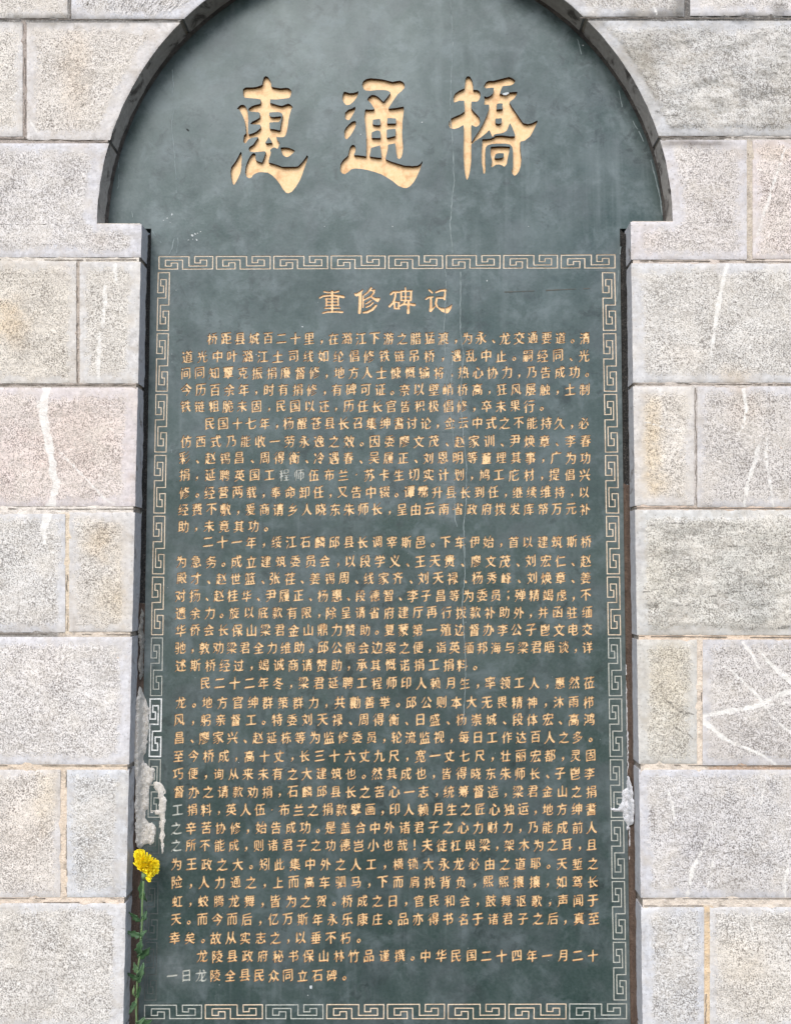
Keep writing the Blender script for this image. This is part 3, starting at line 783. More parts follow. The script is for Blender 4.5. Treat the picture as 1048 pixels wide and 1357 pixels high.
TONG = (C_([(303, 150), (315, 110), (350, 85), (400, 75), (470, 80), (550, 90), (620, 108), (660, 118), (700, 108), (745, 102), (780, 120), (797, 150), (795, 185), (760, 225), (720, 255), (680, 310), (640, 370), (615, 410), (600, 430), (600, 470), (545, 480), (535, 400), (550, 350), (590, 300), (635, 240), (600, 218), (540, 210), (470, 212), (400, 222), (350, 218), (320, 200)],
           [(360, 330), (380, 290), (415, 268), (450, 270), (490, 290), (540, 340), (600, 400), (560, 470), (500, 470), (470, 440), (440, 420), (415, 380), (390, 345)],
           [(690, 420), (785, 402), (788, 440), (772, 560), (766, 660), (768, 760), (778, 860), (772, 940), (757, 990), (735, 1013), (712, 1000), (700, 940), (690, 860), (690, 760), (692, 660), (697, 540), (690, 500)],
           [(340, 435), (420, 440), (430, 540), (425, 600), (412, 700), (412, 780), (408, 870), (400, 930), (385, 990), (355, 985), (350, 940), (355, 860), (355, 780), (348, 700), (340, 600), (330, 520)],
           [(515, 430), (600, 430), (595, 540), (590, 640), (588, 770), (605, 830), (600, 900), (585, 960), (570, 1025), (530, 1020), (525, 950), (515, 860), (518, 780), (515, 640), (515, 540)],
           [(340, 435), (380, 447), (420, 440), (465, 425), (600, 430), (640, 425), (720, 415), (785, 402), (780, 520), (690, 540), (600, 535), (510, 545), (430, 555), (340, 560)],
           [(345, 610), (430, 608), (470, 618), (515, 618), (600, 600), (690, 598), (770, 600), (768, 665), (690, 660), (600, 668), (515, 685), (470, 678), (420, 700), (350, 700)],
           [(350, 775), (412, 768), (515, 768), (590, 765), (680, 745), (770, 750), (770, 820), (690, 828), (600, 845), (510, 852), (410, 880), (355, 880)],
           [(95, 228), (120, 235), (160, 248), (200, 245), (240, 235), (262, 220), (260, 260), (240, 300), (205, 345), (165, 380), (125, 388), (95, 365), (75, 320), (80, 265)],
           [(105, 475), (140, 440), (190, 425), (225, 400), (230, 430), (205, 480), (180, 525), (155, 560), (125, 558), (105, 530)],
           [(95, 690), (115, 650), (150, 610), (190, 575), (225, 568), (238, 585), (225, 640), (195, 700), (165, 745), (125, 785), (105, 770)])
        + D_([(50, 420), (55, 370), (85, 320), (140, 275), (150, 230), (165, 170), (190, 145), (218, 150), (232, 190), (222, 235), (205, 265), (260, 268), (350, 280), (390, 280), (450, 290), (525, 298), (580, 315), (640, 340), (720, 365), (800, 388), (880, 392), (940, 390), (975, 370), (995, 340), (1008, 320), (1000, 360), (970, 440), (935, 520), (900, 580), (860, 625), (820, 648), (780, 645), (720, 620), (660, 570), (600, 530), (530, 490), (450, 462), (370, 440), (290, 425), (220, 420), (180, 430), (140, 465), (105, 488), (75, 480), (55, 455)]))
QIAO = (E_([(235, 45), (265, 55), (287, 95), (297, 150), (295, 200), (278, 300), (275, 420), (276, 600), (278, 800), (276, 950), (262, 1060), (245, 1130), (232, 1162), (218, 1130), (203, 1040), (193, 900), (195, 700), (198, 550), (205, 420), (203, 300), (205, 190), (210, 120), (215, 70)],
           [(85, 320), (85, 270), (105, 230), (150, 200), (200, 180), (260, 190), (300, 195), (340, 192), (370, 215), (377, 250), (360, 300), (340, 320), (290, 320), (200, 310), (150, 308), (110, 325), (90, 330)],
           [(205, 425), (160, 455), (100, 480), (60, 500), (40, 530), (35, 575), (55, 605), (95, 612), (140, 600), (180, 575), (210, 560), (250, 480)],
           [(270, 380), (295, 415), (330, 450), (365, 490), (372, 530), (360, 570), (330, 590), (300, 580), (270, 560), (240, 480)],
           [(408, 160), (430, 115), (455, 98), (520, 95), (600, 75), (680, 55), (710, 65), (748, 95), (730, 130), (700, 145), (640, 152), (600, 155), (560, 170), (480, 172), (430, 178)],
           [(520, 160), (610, 150), (590, 200), (580, 235), (600, 265), (500, 270), (470, 265), (510, 230)],
           [(412, 258), (440, 272), (480, 258), (515, 225), (580, 240), (610, 232), (680, 220), (772, 213), (760, 250), (730, 290), (690, 318), (675, 335), (620, 340), (565, 340), (480, 350), (410, 352), (420, 310)],
           [(470, 340), (548, 332), (550, 400), (535, 500), (520, 640), (500, 692), (470, 622), (430, 660), (380, 700), (320, 740), (283, 775), (278, 755), (300, 720), (360, 630), (400, 560), (435, 480), (465, 400)],
           [(615, 325), (680, 322), (710, 375), (750, 430), (790, 490), (830, 548), (880, 560), (930, 547), (982, 517), (985, 532), (960, 585), (930, 645), (905, 690), (880, 710), (845, 738), (800, 745), (755, 715), (735, 650), (712, 590), (682, 535), (640, 480), (600, 400)],
           [(540, 400), (625, 400), (690, 470), (690, 540), (668, 600), (650, 635), (610, 655), (560, 662), (520, 670), (505, 700), (490, 670), (510, 500)])
        + F_([(390, 155), (440, 155), (490, 148), (500, 140), (520, 140), (530, 120), (600, 115), (680, 125), (755, 125), (760, 150), (800, 185), (800, 260), (812, 360), (805, 440), (785, 500), (760, 535), (737, 550), (715, 525), (705, 490), (720, 470), (722, 380), (722, 300), (715, 240), (690, 212), (640, 203), (560, 203), (500, 207), (450, 220), (430, 245), (425, 300), (425, 400), (430, 480), (420, 525), (403, 525), (400, 470), (385, 400), (385, 300), (392, 220), (395, 185)],
             [(485, 235), (600, 232), (692, 235), (680, 290), (665, 360), (655, 420), (630, 452), (605, 435), (570, 425), (535, 430), (510, 450), (490, 462), (485, 440), (500, 400), (485, 330), (480, 270)]))
QIAO_CUT = (E_([(568, 338), (618, 400), (542, 402)], [(533, 500), (603, 497), (598, 548), (570, 558), (535, 550)])
            + F_([(535, 318), (560, 305), (625, 308), (622, 345), (600, 358), (530, 362), (525, 345)]))


def union_loops(polys, cuts, step, sigma, pad=3, tol=0.10):
    al = np.concatenate([np.array(p) for p in polys])
    X0, Y0 = al.min(0) - pad; X1, Y1 = al.max(0) + pad
    nx, ny = int((X1 - X0) / step) + 1, int((Y1 - Y0) / step) + 1
    f = np.zeros((ny, nx), bool)
    for p in polys: f |= fill_poly(p, X0, Y0, step, nx, ny)
    for p in cuts: f &= ~fill_poly(p, X0, Y0, step, nx, ny)
    g = gauss_mat(ny, sigma) @ f.astype(float) @ gauss_mat(nx, sigma).T
    out = []
    for lp in contours(g, 0.5):
        if abs(poly_area(lp)) < 6: continue
        out.append(simplify(lp, tol) * step + np.array([X0, Y0]))
    return out


def stroke(pts):
    """tapered brush stroke (x, y, r)... as a list of polygons"""
    out = []
    pa = np.array(pts, float)
    for a, b in zip(pa[:-1], pa[1:]):
        d = b[:2] - a[:2]; L = np.hypot(*d) + 1e-9; n = np.array([-d[1], d[0]]) / L
        out.append([tuple(a[:2] + n * a[2]), tuple(b[:2] + n * b[2]), tuple(b[:2] - n * b[2]), tuple(a[:2] - n * a[2])])
    for p in pa:
        out.append([(p[0] + p[2] * math.cos(t), p[1] + p[2] * math.sin(t)) for t in np.linspace(0, 2 * math.pi, 12, False)])
    return out


# the face above the border: a round-topped sheet with the three characters cut in
title = []
for polys, cuts in ((HUI, HUI_CUT), (TONG, []), (QIAO, QIAO_CUT)):
    title.append(union_loops(polys, cuts, 0.4, 1.5))
ac = (AC[0] + .0317 * (555 - AC[0]), AC[1] + .0317 * (767 - AC[1])); ar = AR * .9683 + 10
top_v = 303.0
arc = [(ac[0] + ar * math.cos(t), ac[1] + ar * math.sin(t)) for t in np.linspace(math.asin((top_v - ac[1]) / ar), -math.pi - math.asin((top_v - ac[1]) / ar), 64)]
cells = [(292, 92, 432, 272), (432, 92, 578, 272), (578, 92, 732, 272)]
for (u0, v0, u1, v1), lp in zip(cells, title):
    part = MB()
    stn = [(u, v) for u in np.arange(u0 + 12, u1 - 6, 14) for v in np.arange(v0 + 12, v1 - 6, 14)]
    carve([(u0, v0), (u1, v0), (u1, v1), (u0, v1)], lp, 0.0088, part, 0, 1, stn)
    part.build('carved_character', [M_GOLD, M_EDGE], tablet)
# rest of the round top: rings of the outline around the block of cells
pts = [Vector(p) for p in arc]
n0 = len(pts)
hole = [(292, 92), (732, 92), (732, 272), (292, 272)]
extra = [(u, 92) for u in (432, 578)] + [(u, 272) for u in (432, 578)]
stn = [(u, v) for u in np.arange(140, 890, 26) for v in np.arange(-70, 300, 26)
       if math.hypot(u - ac[0], v - ac[1]) < ar - 14 and not (278 < u < 746 and 78 < v < 286)]
ring = hole[:1] + [(432, 92), (578, 92)] + hole[1:3] + [(578, 272), (432, 272)] + hole[3:]
allp = pts + [Vector(p) for p in ring] + [Vector(p) for p in stn]
ed = [(i, (i + 1) % n0) for i in range(n0)] + [(n0 + i, n0 + (i + 1) % len(ring)) for i in range(len(ring))]
vs_, _, fs, *_ = delaunay_2d_cdt(allp, ed, [], 0, 1e-5, False)
va = np.array([(p.x, p.y) for p in vs_]); fa = np.array(fs); cen = va[fa].mean(1)
k = inside(cen, [np.array([tuple(p) for p in arc])]) & ~inside(cen, [np.array(ring)])
slab_add(va, fa[k].tolist())

# ---- border
bl = LN(209.5, 361, 191.5, 1327)          # outer line of the left border, at its left side
br = LN(814.3, 357, 829.8, 1327)          # outer line of the right border, at its right side
MOTIF = [(.347, 1), (0, 1), (0, 0), (.56, 0), (.56, .757), (.89, .757), (.89, .27), (.77, .27), (.77, .5), (.664, .5), (.664, 0), (1, 0), (1, 1), (.44, 1), (.44, .27), (.119, .27), (.119, .757), (.229, .757), (.229, .5), (.347, .5)]


def offset_ring(pts, w):
    p = np.array(pts, float); n = len(p); out = []
    for i in range(n):
        a, b, c = p[i - 1], p[i], p[(i + 1) % n]
        d1 = (b - a) / np.hypot(*(b - a)); d2 = (c - b) / np.hypot(*(c - b))
        n1 = np.array([-d1[1], d1[0]]); n2 = np.array([-d2[1], d2[0]])
        m = n1 + n2; m = m / (m @ n1)
        out.append(b + m * w)
    return np.array(out)


def motif(cell, mp, mats, hw=0.72):
    ring = [mp(x, y) for x, y in MOTIF]
    ring = [(x + random.uniform(-.18, .18), y + random.uniform(-.18, .18)) for x, y in ring]
    part = MB()
    carve(cell, [offset_ring(ring, hw), offset_ring(ring, -hw)], 0.0013, part, 0, 1)
    return part.build('border_key_pattern', mats, tablet)


slab_quad(sl, top_v, sr, 336.5)
V_T0, V_T1, V_B0, V_B1 = 336.5, 359.2, 1327.5, 1353.0
def cl(v): return bl(v) - 3.0
def cl2(v): return bl(v) + 18.6
def cr2(v): return br(v) - 19.6
def cr(v): return br(v) + 3.0

# top and bottom runs of eight
for run in ('top', 'bottom'):
    va0, va1 = (V_T0, V_T1) if run == 'top' else (V_B0, V_B1)
    x0, x1 = (211.0, 814.3) if run == 'top' else (192.0, 829.8)
    t0, t1 = ((340.0, 356.5), (337.6, 354.6)) if run == 'top' else ((1332.0, 1349.8), (1330.3, 1350.0))
    gap = 5.0; w = (x1 - x0 - 7 * gap) / 8
    lo = [sl(va0), sl(va1)]
    slab_add([(sl(va0), va0), (x0 - 2.5, va0), (x0 - 2.5, va1), (sl(va1), va1)], [[0, 3, 2, 1]])
    slab_add([(x1 + 2.5, va0), (sr(va0), va0), (sr(va1), va1), (x1 + 2.5, va1)], [[0, 3, 2, 1]])
    for k in range(8):
        a = x0 + k * (w + gap); b = a + w
        tp = lambda u: t0[0] + (t1[0] - t0[0]) * (u - x0) / (x1 - x0)
        bt = lambda u: t0[1] + (t1[1] - t0[1]) * (u - x0) / (x1 - x0)
        mp = lambda x, y, a=a, b=b: (a + (b - a) * x, tp(a + (b - a) * x) * (1 - y) + bt(a + (b - a) * x) * y)
        mats = [M_LINE, M_LINEW]
        if run == 'bottom' and k in (0, 2, 7): mats = [M_PALE, M_PALE]
        motif([(a - 2.5, va0), (b + 2.5, va0), (b + 2.5, va1), (a - 2.5, va1)], mp, mats)
# left and right runs of twelve
VL = np.linspace(V_T1, V_B0, 13)
for side in ('left', 'right'):
    for k in range(12):
        a, b = VL[k] + 2.0, VL[k + 1] - 2.4
        if side == 'left':
            cell = [(cl(VL[k]), VL[k]), (cl2(VL[k]), VL[k]), (cl2(VL[k + 1]), VL[k + 1]), (cl(VL[k + 1]), VL[k + 1])]
            mp = lambda x, y, a=a, b=b: (bl(a + (b - a) * x) + 15.3 - 14.8 * y, a + (b - a) * x)
            slab_quad(sl, VL[k], cl, VL[k + 1]); 
            mats = [M_LINE, M_LINEW] if k < 6 else ([M_WHITE, M_WHITE] if k == 7 else ([M_PALE, M_WORN] if k == 6 else [M_WORN, M_WORN]))
            if k == 8: mats = [M_PALE, M_WORN]
            motif(cell, mp, mats, 0.95 if k == 7 else 0.70)
        else:
            cell = [(cr2(VL[k]), VL[k]), (cr(VL[k]), VL[k]), (cr(VL[k + 1]), VL[k + 1]), (cr2(VL[k + 1]), VL[k + 1])]
            mp = lambda x, y, a=a, b=b: (br(a + (b - a) * x) - 0.3 - 16.2 * y, a + (b - a) * x)
            slab_quad(cr, VL[k], sr, VL[k + 1])
            motif(cell, mp, [M_LINE, M_LINEW] if k < 6 else [M_PALE, M_PALE])
slab_quad(sl, V_B1, sr, 1424)

# ---- the heading
G_ = lambda polys: Z(415, 375, 10.48, polys)
H_ = lambda polys: Z(505, 375, 10.48, polys)
S = stroke
HEAD = [
    G_(S([(150, 118, 13), (200, 130, 12), (300, 128, 12), (350, 112, 15)]) + S([(92, 203, 14), (140, 178, 15), (260, 166, 14), (370, 180, 18), (420, 192, 20)])
       + S([(262, 108, 14), (262, 400, 13)]) + S([(182, 205, 11), (182, 315, 11)]) + S([(346, 200, 11), (346, 310, 11)])
       + S([(172, 216, 13), (350, 213, 13)]) + S([(180, 258, 12), (345, 256, 12)]) + S([(180, 302, 13), (350, 300, 13)]) + S([(165, 346, 13), (365, 344, 13)])
       + S([(135, 415, 13), (200, 398, 14), (330, 396, 14), (405, 402, 16)])),
    G_([[(565, 132), (600, 140), (650, 110), (700, 75), (690, 110), (655, 165), (600, 188), (575, 172)]] + S([(652, 150, 22), (650, 300, 22), (642, 412, 20)]) + S([(693, 170, 10), (690, 335, 11)])
       + S([(805, 66, 16), (760, 125, 14), (712, 162, 12)]) + S([(845, 92, 14), (838, 140, 14), (785, 190, 14), (705, 232, 13)]) + S([(770, 105, 10), (845, 100, 11)])
       + [[(780, 170), (820, 180), (860, 200), (935, 203), (918, 240), (900, 268), (870, 252), (820, 218)]]
       + S([(808, 232, 11), (770, 264, 13), (730, 286, 12)]) + S([(832, 268, 12), (790, 308, 14), (735, 332, 14)]) + S([(872, 308, 17), (820, 366, 20), (750, 402, 19), (695, 408, 15)])),
    H_(S([(135, 152, 18), (170, 122, 16), (245, 124, 15)]) + S([(200, 125, 14), (190, 200, 15), (165, 270, 17), (115, 322, 18)]) + S([(182, 262, 12), (186, 348, 14)]) + S([(182, 262, 13), (250, 265, 13)])
       + S([(245, 265, 12), (238, 348, 14)]) + S([(186, 350, 14), (250, 352, 14)]) + S([(335, 56, 9), (338, 112, 12)]) + S([(272, 112, 14), (425, 108, 14)]) + S([(275, 112, 13), (278, 240, 12)])
       + S([(415, 110, 14), (410, 240, 14)]) + S([(338, 112, 11), (338, 250, 11)]) + S([(275, 186, 10), (412, 186, 10)]) + S([(275, 236, 12), (412, 236, 12)]) + S([(340, 240, 12), (310, 280, 13), (252, 318, 15)])
       + S([(255, 318, 14), (300, 292, 16), (400, 292, 18), (462, 302, 20)]) + S([(380, 240, 15), (374, 412, 20)])),
    H_(S([(662, 92, 13), (708, 132, 14)]) + S([(622, 220, 14), (660, 196, 15), (715, 190, 14)]) + S([(690, 195, 14), (690, 300, 17), (686, 382, 22)]) + S([(690, 382, 16), (748, 320, 9)])
       + S([(758, 128, 14), (820, 103, 16), (900, 95, 16)]) + S([(895, 95, 17), (880, 222, 17)]) + S([(770, 203, 14), (885, 203, 15)]) + S([(772, 205, 16), (756, 280, 16), (780, 330, 14)])
       + [[(760, 315), (830, 342), (900, 342), (950, 318), (988, 285), (975, 350), (950, 390), (930, 416), (900, 421), (840, 396), (790, 352)]]),
]
HV0, HV1 = 376.0, 426.0
hb = [420.0, 463.0, 511.0, 558.0, 604.0]
slab_quad(cl2, V_T1, cr2, HV0)
slab_quad(cl2, HV0, hb[0], HV1); slab_quad(hb[-1], HV0, cr2, HV1)
for k, polys in enumerate(HEAD):
    lp = union_loops(polys, [], 0.15, 1.8, 2, 0.06)
    part = MB()
    carve([(hb[k], HV0), (hb[k + 1], HV0), (hb[k + 1], HV1), (hb[k], HV1)], lp, 0.0026, part)
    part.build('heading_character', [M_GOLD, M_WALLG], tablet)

# ---- the text, one part for each line
TEXT = [  # words, u of first, u of last, v, faded characters
    ('桥距县城百二十里，在潞江下游之腊猛渡，为永、龙交通要道。清', 282, 774, 448, ''),
    ('道光中叶潞江土司线如纶倡修铁链吊桥，遇乱中止。嗣经同、光', 248, 774, 471.5, ''),
    ('间同知覃克振捐廉督修，地方人士慷慨输将，热心协力，乃告成功。', 246, 777, 493.5, ''),
    ('今历百余年，时有捐修，有碑可证。奈以壁峭桥高，狂风屡触，土制', 247, 774, 516, ''),
    ('铁链粗脆未固，民国以还，历任长官皆积极倡修，卒未果行。', 246, 717.6, 538, ''),
    ('民国十七年，杨醒苍县长召集绅耆讨论，佥云中式之不能持久，必', 278, 773, 560.5, ''),
    ('仿西式乃能收一劳永逸之效。因委廖文茂、赵家训、尹焕章、李春', 247, 775, 584.5, ''),
    ('彩、赵锡昌、周得衡、冷遇春、吴履正、刘恩明等董理其事，广为功', 245, 775, 606.5, ''),
    ('捐，延聘英国工程师伍布兰·苏卡生切实计划，鸠工庀材，提倡兴', 244, 774, 629, '程师'),
    ('修。经营两载，奉命卸任，又告中辍。谭霈升县长到任，继续维持，以', 245, 774, 652, ''),
    ('经费不敷，爰商请乡人晓东朱师长，呈由云南省政府拨发库帑万元补', 243, 775, 674.5, ''),
    ('助，未竟其功。', 243, 353, 697, ''),
    ('二十一年，绥江石麟邱县长调宰斯邑。下车伊始，首以建筑斯桥', 276, 776, 718, ''),
    ('为急务。成立建筑委员会，以段学义、王天贵、廖文茂、刘宏仁、赵', 240.6, 776, 743.5, ''),
    ('殿才、赵世篮、张荏、姜锡周、线家齐、刘天禄、杨秀峰、刘焕章、姜', 240.6, 776, 766, ''),
    ('对扬、赵桂华、尹履正、杨惠、段德智、李子昌等为委员；殚精竭虑，不', 239.5, 776, 789, ''),
    ('遗余力。旋以底款有限，除呈请省府建厅再行拨款补助外，并函驻缅', 239.5, 777, 811.6, ''),
    ('华侨会长保山梁君金山鼎力赞助。复蒙第一殖边督办李公子鬯文电交', 239.5, 778, 834.5, ''),
    ('驰，敦劝梁君全力维助。邱公假会边案之便，诣英缅邦海与梁君晤谈，详', 239.5, 777.7, 858, ''),
    ('述斯桥经过，竭诚商请赞助，承其慨诺捐工捐料。', 240, 629.4, 881, ''),
    ('民二十二年冬，梁君延聘工程师印人赖月生，率领工人，惠然莅', 272, 780, 905, ''),
    ('龙。地方官绅群策群力，共勷善举。邱公则本大无畏精神，沐雨栉', 240, 779.7, 930.6, ''),
    ('风，躬亲督工。特委刘天禄、周得衡、日盛、杨崇城、段体宏、高鸿', 238, 780, 953.5, ''),
    ('昌、廖家兴、赵延栋等为监修委员，轮流监视，每日工作达百人之多。', 238, 782, 977, ''),
    ('至今桥成，高十丈，长三十六丈九尺，宽一丈七尺，壮丽宏都，灵固', 237, 782.6, 1001.6, ''),
    ('巧便，询从来未有之大建筑也。然其成也，皆得晓东朱师长、子鬯李', 236.6, 781, 1025, ''),
    ('督办之请款劝捐，石麟邱县长之苦心一志，统筹督造，梁君金山之捐', 237.7, 783, 1049, ''),
    ('工捐料，英人伍·布兰之捐款擘画，印人赖月生之匠心独运，地方绅耆', 235.7, 782.5, 1072.6, '@0'),
    ('之辛苦协修，始告成功。是盖合中外诸君子之心力财力，乃能成前人', 234, 784, 1096.6, '@0'),
    ('之所不能成，则诸君子之功德岂小也哉！夫徒杠舆梁，架木为之耳，且', 233.7, 784, 1120, '@0'),
    ('为王政之大。矧此集中外之人工，横锁大永龙必由之道耶。天堑之', 233.7, 785, 1145, ''),
    ('险，人力通之，上而高车驷马，下而肩挑背负，熙熙攘攘，如驾长', 235, 785, 1168.8, ''),
    ('虹，蛟腾龙舞，皆为之贺。桥成之日，官民和会，鼓舞讴歌，声闻于', 235, 785.7, 1194, ''),
    ('天。而今而后，亿万斯年永乐康庄。品亦得书名于诸君子之后，真至', 233.5, 786, 1218, ''),
    ('幸矣。故从实志之，以垂不朽。', 232, 475, 1242.6, ''),
    ('龙陵县政府秘书保山林竹品谨撰。中华民国二十四年一月二十', 268, 785, 1266.7, ''),
    ('一日龙陵全县民众同立石碑。', 228, 456, 1292.5, '一日龙'),
]
PUNCT = '，。、；！·'
chars = sorted(set(''.join(t[0] for t in TEXT)))
fc = bpy.data.curves.new('lettering', 'FONT'); fc.body = ''.join(chars); fc.resolution_u = 4
fo = bpy.data.objects.new('lettering', fc); COL.objects.link(fo)
dg = bpy.context.evaluated_depsgraph_get(); dg.update()
cu = fo.evaluated_get(dg).to_curve(dg)
GL = {c: [] for c in chars}
for sp in cu.splines:
    bp = sp.bezier_points; n = len(bp); pts = []
    if n < 3: continue
    for i in range(n):
        p0, p1, p2, p3 = bp[i].co, bp[i].handle_right, bp[(i + 1) % n].handle_left, bp[(i + 1) % n].co
        straight = (p1 - p0).cross(p3 - p0).length < 1e-4 and (p2 - p0).cross(p3 - p0).length < 1e-4
        for k in range(1 if straight else 4):
            t = k / 4
            q = p0 * (1 - t) ** 3 + p1 * 3 * t * (1 - t) ** 2 + p2 * 3 * t * t * (1 - t) + p3 * t ** 3
            pts.append((q.x, q.y))
    GL[chars[sp.character_index]].append(np.array(pts))
fo.to_curve_clear(); bpy.data.objects.remove(fo)

GN = 84                     # raster cells across one character box


def glyph_field(c):
    """soft raster of one character in its own box, brush-like: slanted, thickened and rounded"""
    lps = GL[c]
    al = np.concatenate(lps)
    mid = (al.min(0) + al.max(0)) / 2; 
    img = np.zeros((GN, GN), int)
    q = []
    for lp in lps:
        p = (lp - mid)
        x = p[:, 0]; y = p[:, 1] + (0.0 if c in PUNCT else 0.10) * p[:, 0]
        q.append(np.stack([(x + 0.62) / 1.24 * GN, (0.62 - y) / 1.24 * GN], 1))
    a = np.concatenate(q); b = np.concatenate([np.roll(k, -1, 0) for k in q])
    xs = np.arange(GN)
    for j in range(GN):
        y = j + 1e-3
        m = (a[:, 1] > y) != (b[:, 1] > y)
        if m.any():
            cr_ = np.sort(a[m, 0] + (y - a[m, 1]) * (b[m, 0] - a[m, 0]) / (b[m, 1] - a[m, 1]))
            img[j] = np.searchsorted(cr_, xs) % 2
    im = img.astype(float); out = im.copy()
    for k in (-2, -1, 1, 2):                     # a slanted nib: falling-left strokes stay thin, falling-right ones swell
        out = np.maximum(out, np.roll(np.roll(im, k, 1), -k, 0) * (1.0 if abs(k) == 1 else 0.75))
    return gauss_mat(GN, 1.1) @ out @ gauss_mat(GN, 1.3).T, mid, al


GF = {c: glyph_field(c) for c in chars}
GT = {}
for c in chars:
    x = GF[c][0][8:-8, 8:-8]
    GT[c] = 0.43 if c in PUNCT else float(np.clip(0.36 + 0.75 * (x.mean() - 0.26), 0.36, 0.60))
KX, KY = np.meshgrid(np.arange(GN), np.arange(GN))
EM_W, EM_H = 14.9, 17.5     # size of the box of one em, in photo pixels
vb = [HV1]
rows = []
for i, t in enumerate(TEXT): rows.append((t[3] - 11.2, t[3] + 11.2))
rows = [list(r) for r in rows]
for i in range(len(rows) - 1):
    if rows[i][1] > rows[i + 1][0]:
        m = (rows[i][1] + rows[i + 1][0]) / 2; rows[i][1] = rows[i + 1][0] = m
cur = HV1
for i, (words, ua, ub, vc, faded) in enumerate(TEXT):
    r0, r1 = rows[i]
    if r0 > cur + 0.01: slab_quad(cl2, cur, cr2, r0)
    else: r0 = cur
    cur = r1
    wts = [0.74 if ch in PUNCT else 1.0 for ch in words]
    cpos = np.cumsum(wts) - np.array(wts) / 2
    cpos = (cpos - cpos[0]) / (cpos[-1] - cpos[0])
    part = MB(); glyphs = []
    for kk, ch in enumerate(words):
        g, mid, al = GF[ch]
        thr = GT[ch] + 0.035 + 0.10 * vnoise(KX / 20.0 + random.random() * 99, KY / 20.0 + random.random() * 99, kk)
        if faded == '@0' and kk == 0 or ch in faded: thr = thr + 0.12
        lps = [lp for lp in contours(g - thr, 0.0) if abs(poly_area(lp)) > 2.6]
        lps = [simplify(lp, 0.17) for lp in lps]
        uc = ua + (ub - ua) * cpos[kk] + random.uniform(-.5, .5)
        dv = 0.0
        if ch in '，、': dv = 4.8
        elif ch == '。': dv = 4.0
        vcc = vc + dv + (0.7 if i in (0, 1, 2) else 0.4) * (510 - uc) / 300 + random.uniform(-.45, .45)
        s = random.uniform(.95, 1.04); rot = random.uniform(-.035, .035)
        out = []
        for lp in lps:
            x = (lp[:, 0] / GN - .5) * 1.24 * EM_W * s; y = (lp[:, 1] / GN - .5) * 1.24 * EM_H * s
            out.append(np.stack([uc + x * math.cos(rot) - y * math.sin(rot), vcc + x * math.sin(rot) + y * math.cos(rot)], 1))
        if not out: continue
        allq = np.concatenate(out)
        fad = (faded == '@0' and kk == 0) or (ch in faded)
        glyphs.append([allq[:, 0].min(), allq[:, 0].max(), out, fad])
    x_prev = None
    # keep neighbours apart
    for a, b in zip(glyphs[:-1], glyphs[1:]):
        if a[1] + .3 > b[0]:
            sh = a[1] + .3 - b[0]
            for lp in b[2]: lp[:, 0] += sh
            b[0] += sh; b[1] += sh
    u_start = glyphs[0][0] - 2
    slab_quad(cl2, r0, u_start, r1)
    left = u_start
    for kk, (a, b, lps, fad) in enumerate(glyphs):
        right = b + 2 if kk == len(glyphs) - 1 else (b + glyphs[kk + 1][0]) / 2
        for lp in lps: lp[:, 1] = np.clip(lp[:, 1], r0 + .12, r1 - .12)
        carve([(left, r0), (right, r0), (right, r1), (left, r1)], lps, 0.0028, part, 2 if fad else 0, 2 if fad else 1)
        left = right
    slab_quad(left, r0, cr2, r1)
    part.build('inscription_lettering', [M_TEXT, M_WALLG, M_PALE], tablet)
slab_quad(cl2, cur, cr2, V_B0)

# edges of the slab and its back
for f, sgn in ((sl, -1), (sr, 1)):
    vv = np.linspace(top_v, 1424, 40)
    a = P(np.array([f(v) for v in vv]), vv, np.full(40, Y_SLAB)); b = a.copy(); b[:, 1] += 0.035
    SL.add(np.concatenate([a, b]), [[i, i + 1, 41 + i, 40 + i] for i in range(39)]); SDUST.append(np.full(80, .6))
a = P(np.array([sl(1424), sr(1424)]), np.array([1424., 1424.]), np.full(2, Y_SLAB)); b = a.copy(); b[:, 1] += .035
SL.add(np.concatenate([a, b]), [[0, 1, 3, 2]]); SDUST.append(np.zeros(4))
ol = np.array(arc + [(sl(top_v), top_v), (sl(1424), 1424), (sr(1424), 1424), (sr(top_v), top_v)])
a = P(ol[:, 0], ol[:, 1], np.full(len(ol), Y_SLAB)); a[:, 1] += .035
SL.add(a, [list(range(len(ol)))]); SDUST.append(np.zeros(len(ol)))
SL.build('slab', M_SLAB, tablet, False, {'dust': np.concatenate(SDUST)})


